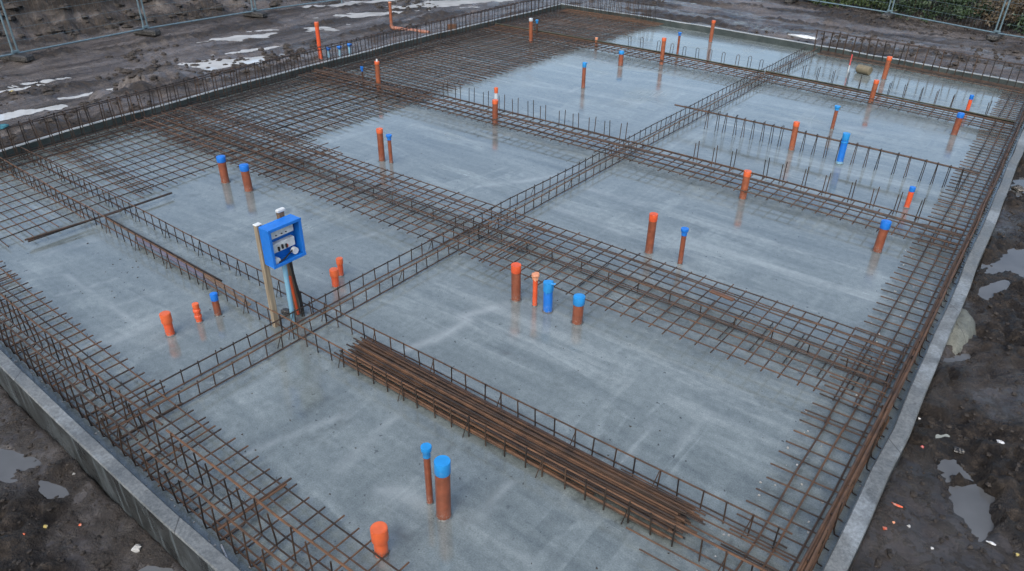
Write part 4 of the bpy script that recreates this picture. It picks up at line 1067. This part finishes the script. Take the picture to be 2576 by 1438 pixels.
# ------------------------------------------------------------------ things outside the slab
p = at(807, 150, -.1)
t = thing('drain_pipe', 'orange pipe standing in the mud behind the left formwork row', 'pipe', (p[0], p[1], gz(p[0], p[1])))
zb = gz(p[0], p[1])
MB().lathe((p[0], p[1], zb), [(.043, -.1), (.043, .74)], 24, (-.01, .01)).build('pipe_body', M['red_orange'], t)
MB().lathe((p[0]-.0075, p[1]+.0075, zb+.75), cap_prof(.043, .09, 'wide'), 24).build('pipe_cap', M['orange'], t)
p = at(985, 72, -.1); q = at(1080, 84, -.1); zb = gz(p[0], p[1])+.05
t = thing('drain_pipe', 'orange pipe with elbow, one leg upright and one ribbed leg lying in the mud', 'pipe', (p[0], p[1], zb))
MB().tube([(p[0], p[1], zb+.05), (p[0]-.03, p[1]+.03, zb+.60)], .038, 20).build('upright_leg', M['pipe_orange'], t)
MB().tube([(p[0]-.03, p[1]+.03, zb+.601), (p[0]-.032, p[1]+.032, zb+.63)], .042, 20).build('pipe_socket', M['pale_orange'], t)
d = (q-p)[:2]; d /= np.linalg.norm(d)
MB().tube([(p[0], p[1], zb+.07), (p[0]+d[0]*.015, p[1]+d[1]*.015, zb+.02), (p[0]+d[0]*.05, p[1]+d[1]*.05, zb), (p[0]+d[0]*.1, p[1]+d[1]*.1, zb)], .05, 20).build('elbow', M['pipe_orange'], t)
n = 46; L_ = np.linalg.norm((q-p)[:2]); pts = [(p[0]+d[0]*(.1+(L_-.1)*i/n), p[1]+d[1]*(.1+(L_-.1)*i/n), zb) for i in range(n+1)]
MB().tube(pts, .05, 16, radii=[.052 if i % 3 else .042 for i in range(n+1)]).build('ribbed_leg', M['pipe_orange'], t)
for (px, py, h, lab, cm) in ((828, 122, .20, 'blue capped water pipe behind the left formwork row, leftmost of three', 'blue'), (856, 122, .22, 'blue capped water pipe with a white rag behind the left formwork row', 'blue'), (882, 124, .25, 'blue capped water pipe behind the left formwork row, rightmost of three', 'blue')):
    p = at(px, py+22, -.1); zb = gz(p[0], p[1])
    t = thing('water_pipe', lab, 'pipe', (p[0], p[1], zb), 'blue capped water pipes outside the left formwork')
    MB().lathe((p[0], p[1], zb), [(.03, -.1), (.03, h)], 16, (jt(.03), jt(.03))).build('pipe_body', M['conduit'], t)
    MB().lathe((p[0], p[1], zb+h), [(.035, -.05), (.042, -.04), (.055, -.01), (.05, .008), (.02, .014)], 16).build('pipe_cap', M['blue'], t)
def lump(label, p, s, mat, name, cat, seed=0, group=None, sq=1.0):
    r2 = random.Random(seed+int(p[0]*1000)); vs = []; n, k = 9, 6
    ph = r2.uniform(0, 6)
    for i in range(k+1):
        th = math.pi*i/k
        for j in range(n):
            a = 2*math.pi*j/n; rr = 1+.28*math.sin(3*a+ph+i)+r2.uniform(-.16, .16)
            vs.append((p[0]+s[0]*rr*math.sin(th)*math.cos(a), p[1]+s[1]*rr*math.sin(th)*math.sin(a), p[2]+s[2]*(math.cos(th)*sq+.0)+r2.uniform(-.1, .1)*s[2]))
    fs = [(i*n+j, (i+1)*n+j, (i+1)*n+(j+1) % n, i*n+(j+1) % n) for i in range(k) for j in range(n)]
    o = MB().add(vs, fs).build(name, mat, loc=p); return tag(o, label, cat, group)
p = at(1138, 78, .1); pz = gz(p[0], p[1]); o = MB().box((p[0], p[1], pz+.14), (.22, .05, .36), .8, .004).build('board', M['board'], loc=(p[0], p[1], pz)); tag(o, 'small rusty brown board standing outside the left formwork', 'board')
pp_ = W(-11.74, 3.42, .50); lump('teal cloth scrap hung on top of the left U bar row at the photo edge', (pp_[0], pp_[1], .50), (.06, .11, .035), M['teal'], 'cloth_scrap', 'cloth', 3)
# short log and striped stake on the far right bay
c = W(-3.48, 16.5, .086); dd = np.array([math.cos(R(-18)), math.sin(R(-18)), 0])
t = thing('log', 'short straw coloured log lying on the slab in the far right bay', 'log', W(-3.48, 16.5, 0))
MB().tube([c-dd*.14, c-dd*.133, c+dd*.133, c+dd*.14], .085, 18, radii=[.078, .085, .085, .078]).build('log_body', M['straw'], t)
l2 = W(-3.78, 16.45, 0)
t = thing('marker_stake', 'thin red and white marker stake beside the short log', 'stake', l2)
MB().box(l2+np.array([0, 0, .24]), (.022, .02, .22), .3, .003).build('red_band', M['pink'], t)
MB().box(l2+np.array([0, 0, .064]), (.021, .019, .128), .3, .003).build('white_band', M['white'], t)
# plastic sheet and concrete spill
p = at(2018, 98, -.02); zg = gz(p[0], p[1])
lump('white plastic sheet crumpled on the mud behind the far formwork', (p[0], p[1]+.12, max(zg+.05, .0)), (.36, .11, .045), M['plate'], 'plastic_sheet', 'plastic sheet', 5)
p = W(-.128, 7.27, 0); n = 24; K = 7; vs = []
for k in range(1, K+1):
    q = k/K
    for i in range(n):
        a = -math.pi/2+math.pi*i/(n-1); rr = 1+.02*math.sin(5*a)+.015*math.sin(11*a)
        vs.append((p[0]-.01+.27*q*rr*math.cos(a), p[1]+.62*q*rr*math.sin(a), .03-.34*q**3.2+jt(.003)))
vs.append((p[0]-.01, p[1], .032))
fs = [((k)*n+i, k*n+i+1, (k+1)*n+i+1, (k+1)*n+i) for k in range(K-1) for i in range(n-1)]+[(i+1, i, K*n) for i in range(n-1)]
o = MB().add(vs, fs, True).build('concrete_spill', M['cement'], loc=p, sharp=0); tag(o, 'rounded lump of spilled concrete bulging from under the right kerb', 'concrete spill')
# litter, stones
lit = [(148, 1250, 'pink', 'bright red plastic scrap on the mud below the near kerb', (.035, .018, .012)), (198, 1222, 'stone', 'pale pebble on the mud near the red plastic scrap', (.012, .012, .01)), (213, 1346, 'orange', 'small orange plastic bit on the mud at the bottom left', (.012, .014, .01)), (131, 1362, 'yellow', 'yellow plastic bit on the mud at the bottom left', (.02, .02, .012)), (85, 1393, 'orange', 'tiny orange bit at the bottom left corner', (.012, .008, .008)), (358, 1415, 'stone', 'large pale stone at the bottom edge of the photo', (.03, .04, .03)),
       (2505, 1138, 'white', 'crumpled white paper by the silty puddle', (.035, .03, .02)), (2312, 1145, 'pink', 'pink plastic scrap next to the right kerb', (.016, .014, .014)), (2250, 1290, 'red_orange', 'thin orange plastic strip on the mud right of the kerb', (.045, .012, .008)), (2218, 1348, 'red_orange', 'orange plastic bit on the mud right of the kerb', (.018, .016, .012)), (2242, 1330, 'pale_orange', 'pale orange chip beside the orange plastic bit', (.012, .012, .01)), (2281, 1337, 'white', 'white chip on the mud at the lower right', (.014, .014, .01)), (2552, 1407, 'yellow', 'dull yellow bit near the lower right corner', (.02, .018, .012)), (2490, 1376, 'white', 'white paper scrap near the lower right corner', (.035, .014, .01)), (2340, 1390, 'white', 'white pebble at the lower right edge', (.012, .012, .01)),
       (2410, 1137, 'black', 'dark stone sitting in the silty puddle', (.05, .04, .02)), (2310, 1060, 'white', 'tiny white pebble by the right kerb', (.012, .014, .01)), (488, 161, 'white', 'white paper scrap on the mud track at left', (.12, .05, .02)), (35, 242, 'yellow', 'yellow scrap beside the left fence foot', (.05, .05, .04)), (2560, 480, 'black', 'dark clod at the right photo edge', (.10, .09, .06))]
for i, (px, py, mt, lab, s) in enumerate(lit):
    z = -.12 if px > 1500 else (-.32 if py > 1000 else -.1)
    p = at(px, py, z)
    if px > 60 and px != 488: s = tuple(q*.8 for q in s)
    lump(lab, (p[0], p[1], gz(p[0], p[1])+s[2]*.6), s, M[mt], 'litter' if mt not in ('stone', 'black') else 'stone', 'litter' if mt not in ('stone', 'black') else 'stone', i)
def clods(xr, yr, n, smin, smax, lab, grp, test):
    k = 0; v = MB()
    while k < n:
        x = random.uniform(*xr); y = random.uniform(*yr)
        if not test(x, y): continue
        s = random.uniform(smin, smax)*random.uniform(.5, 1); z = gz(x, y)
        v2 = []; m_, kk = 6, 4; a0 = random.uniform(0, 6)
        for i in range(kk+1):
            th = math.pi*i/kk
            for j in range(m_):
                a = a0+2*math.pi*j/m_; rr = random.uniform(.7, 1.25)
                v2.append((x+s*rr*math.sin(th)*math.cos(a), y+s*rr*1.2*math.sin(th)*math.sin(a), z+s*.55*math.cos(th)*rr+s*.15))
        v.add(v2, [(i*m_+j, (i+1)*m_+j, (i+1)*m_+(j+1) % m_, i*m_+(j+1) % m_) for i in range(kk) for j in range(m_)]); k += 1
    o = v.build('mud_clods', M['clod'], loc=(xr[0], yr[0], 0)); tag(o, lab, 'mud clods', None, 'stuff')
out_ = clear_of_slab
clods((-.1, 1.7), (2.5, 12), 1500, .006, .028, 'loose dark mud crumbs beside the right kerb', None, out_)
clods((-8, -2.5), (.2, 1.2), 900, .005, .022, 'loose dark mud crumbs below the near kerb', None, out_)
clods((-18.5, -12.3), (3, 19), 700, .02, .09, 'mud lumps on the haul track left of the slab', None, lambda x, y: out_(x, y) and fbm(np.array([x*.5]), np.array([y*.25]), 80, 3)[0] > .05)
clods((-11.5, 0), (18.3, 26), 700, .02, .09, 'mud lumps on the haul track behind the slab', None, lambda x, y: out_(x, y) and fbm(np.array([x*.25]), np.array([y*.6]), 83, 3)[0] > .05)
clods((-26, -19), (4, 22), 1000, .04, .20, 'earth lumps on the left bank', None, lambda x, y: True)
# gravel and crumbs left on the slab near the near kerb
k = 0; v = MB()
while k < 520:
    X = random.uniform(-11.8, -.4); Y = 1.30+abs(random.gauss(0, .07))
    if k > 330: X, Y = random.uniform(-.9, -.24), random.uniform(1.5, 12)
    s = random.uniform(.003, .011); p = W(X, Y, s*.3); v2 = []
    for i in range(4):
        th = math.pi*i/3
        for j in range(5):
            a = 2*math.pi*j/5+k; rr = random.uniform(.7, 1.3)
            v2.append((p[0]+s*rr*math.sin(th)*math.cos(a), p[1]+s*rr*math.sin(th)*math.sin(a), p[2]+s*.7*math.cos(th)*rr))
    v.add(v2, [(i*5+j, (i+1)*5+j, (i+1)*5+(j+1) % 5, i*5+(j+1) % 5) for i in range(3) for j in range(5)]); k += 1
o = v.build('gravel', M['stone'], loc=W(-6, 1.3, 0)); tag(o, 'stone crumbs scattered on the slab inside the kerbs', 'gravel', None, 'stuff')
k = 0; v = MB()
while k < 170:
    X = random.uniform(-8.6, -.9); Y = 1.9+13*random.random()**1.6
    if vnoise(np.array(X*.8), np.array(Y*.8), 140) < .45: continue
    s_ = random.uniform(.003, .009)*(1.5 if random.random() < .08 else 1); p = W(X, Y, s_*.25); v2 = []; a0 = random.uniform(0, 3); el = random.uniform(.5, 1.6)
    for i in range(4):
        th = math.pi*i/3
        for j in range(5):
            a = 2*math.pi*j/5; rr = random.uniform(.6, 1.3); qx = s_*rr*math.sin(th)*math.cos(a)*el; qy = s_*rr*math.sin(th)*math.sin(a)
            v2.append((p[0]+qx*math.cos(a0)-qy*math.sin(a0), p[1]+qx*math.sin(a0)+qy*math.cos(a0), p[2]+s_*.4*math.cos(th)*rr))
    v.add(v2, [(i*5+j, (i+1)*5+j, (i+1)*5+(j+1) % 5, i*5+(j+1) % 5) for i in range(3) for j in range(5)]); k += 1
o = v.build('dirt_crumbs', M['clod'], loc=W(-5, 6, 0)); tag(o, 'dark dirt crumbs scattered over the bare slab bays', 'dirt crumbs', None, 'stuff')
# pale cable end by the near kerb
pts = [W(-3.35, 1.40, .012), W(-3.2, 1.35, .02), W(-3.05, 1.34, .015), W(-2.85, 1.37, .012)]
o = MB().tube(pts, .006, 6).build('cable', M['white'], loc=pts[0]); tag(o, 'thin white cable lying against the near kerb inside the cage', 'cable')

# ------------------------------------------------------------------ light, sky, camera
w = bpy.data.worlds.new('World'); scn.world = w; w.use_nodes = True
nt = w.node_tree; bg = nt.nodes['Background']
sky = nt.nodes.new('ShaderNodeTexSky'); sky.sky_type = 'NISHITA'; sky.sun_disc = False
EL, AZ = 50.0, 160.0     # degrees; azimuth from +y towards +x
sky.sun_elevation = R(EL); sky.sun_rotation = R(AZ); sky.air_density = 1.0; sky.dust_density = 4.0; sky.ozone_density = 0.2
link(nt, mix(nt, 1.0, sky.outputs['Color'], (0.96, 1.0, 1.01), 'MULTIPLY'), bg.inputs['Color']); bg.inputs["Strength"].default_value = 0.15
sd = bpy.data.lights.new('sun', 'SUN'); sd.energy = 0.5; sd.angle = R(60); sd.color = (1, .99, .96)
so = bpy.data.objects.new('sun', sd); col.objects.link(so)
dv = np.array([math.sin(R(AZ))*math.cos(R(EL)), math.cos(R(AZ))*math.cos(R(EL)), math.sin(R(EL))])
import mathutils
so.rotation_euler = mathutils.Vector(dv).to_track_quat('Z', 'Y').to_euler()
so.location = (-20, 20, 30)

cd = bpy.data.cameras.new('camera'); co = bpy.data.objects.new('camera', cd); col.objects.link(co)
r_, u_, f_ = CR
mw = mathutils.Matrix(((r_[0], u_[0], -f_[0], CAM[0]), (r_[1], u_[1], -f_[1], CAM[1]), (r_[2], u_[2], -f_[2], CAM[2]), (0, 0, 0, 1)))
co.matrix_world = mw
cd.sensor_width = 36; cd.sensor_fit = 'HORIZONTAL'; cd.lens = CF/PW*36
cd.clip_start = .05; cd.clip_end = 500
scn.camera = co
vs_ = scn.view_settings
vs_.view_transform = 'Standard'; vs_.look = 'None'; vs_.gamma = 1; vs_.exposure = 0.9; vs_.use_curve_mapping = False
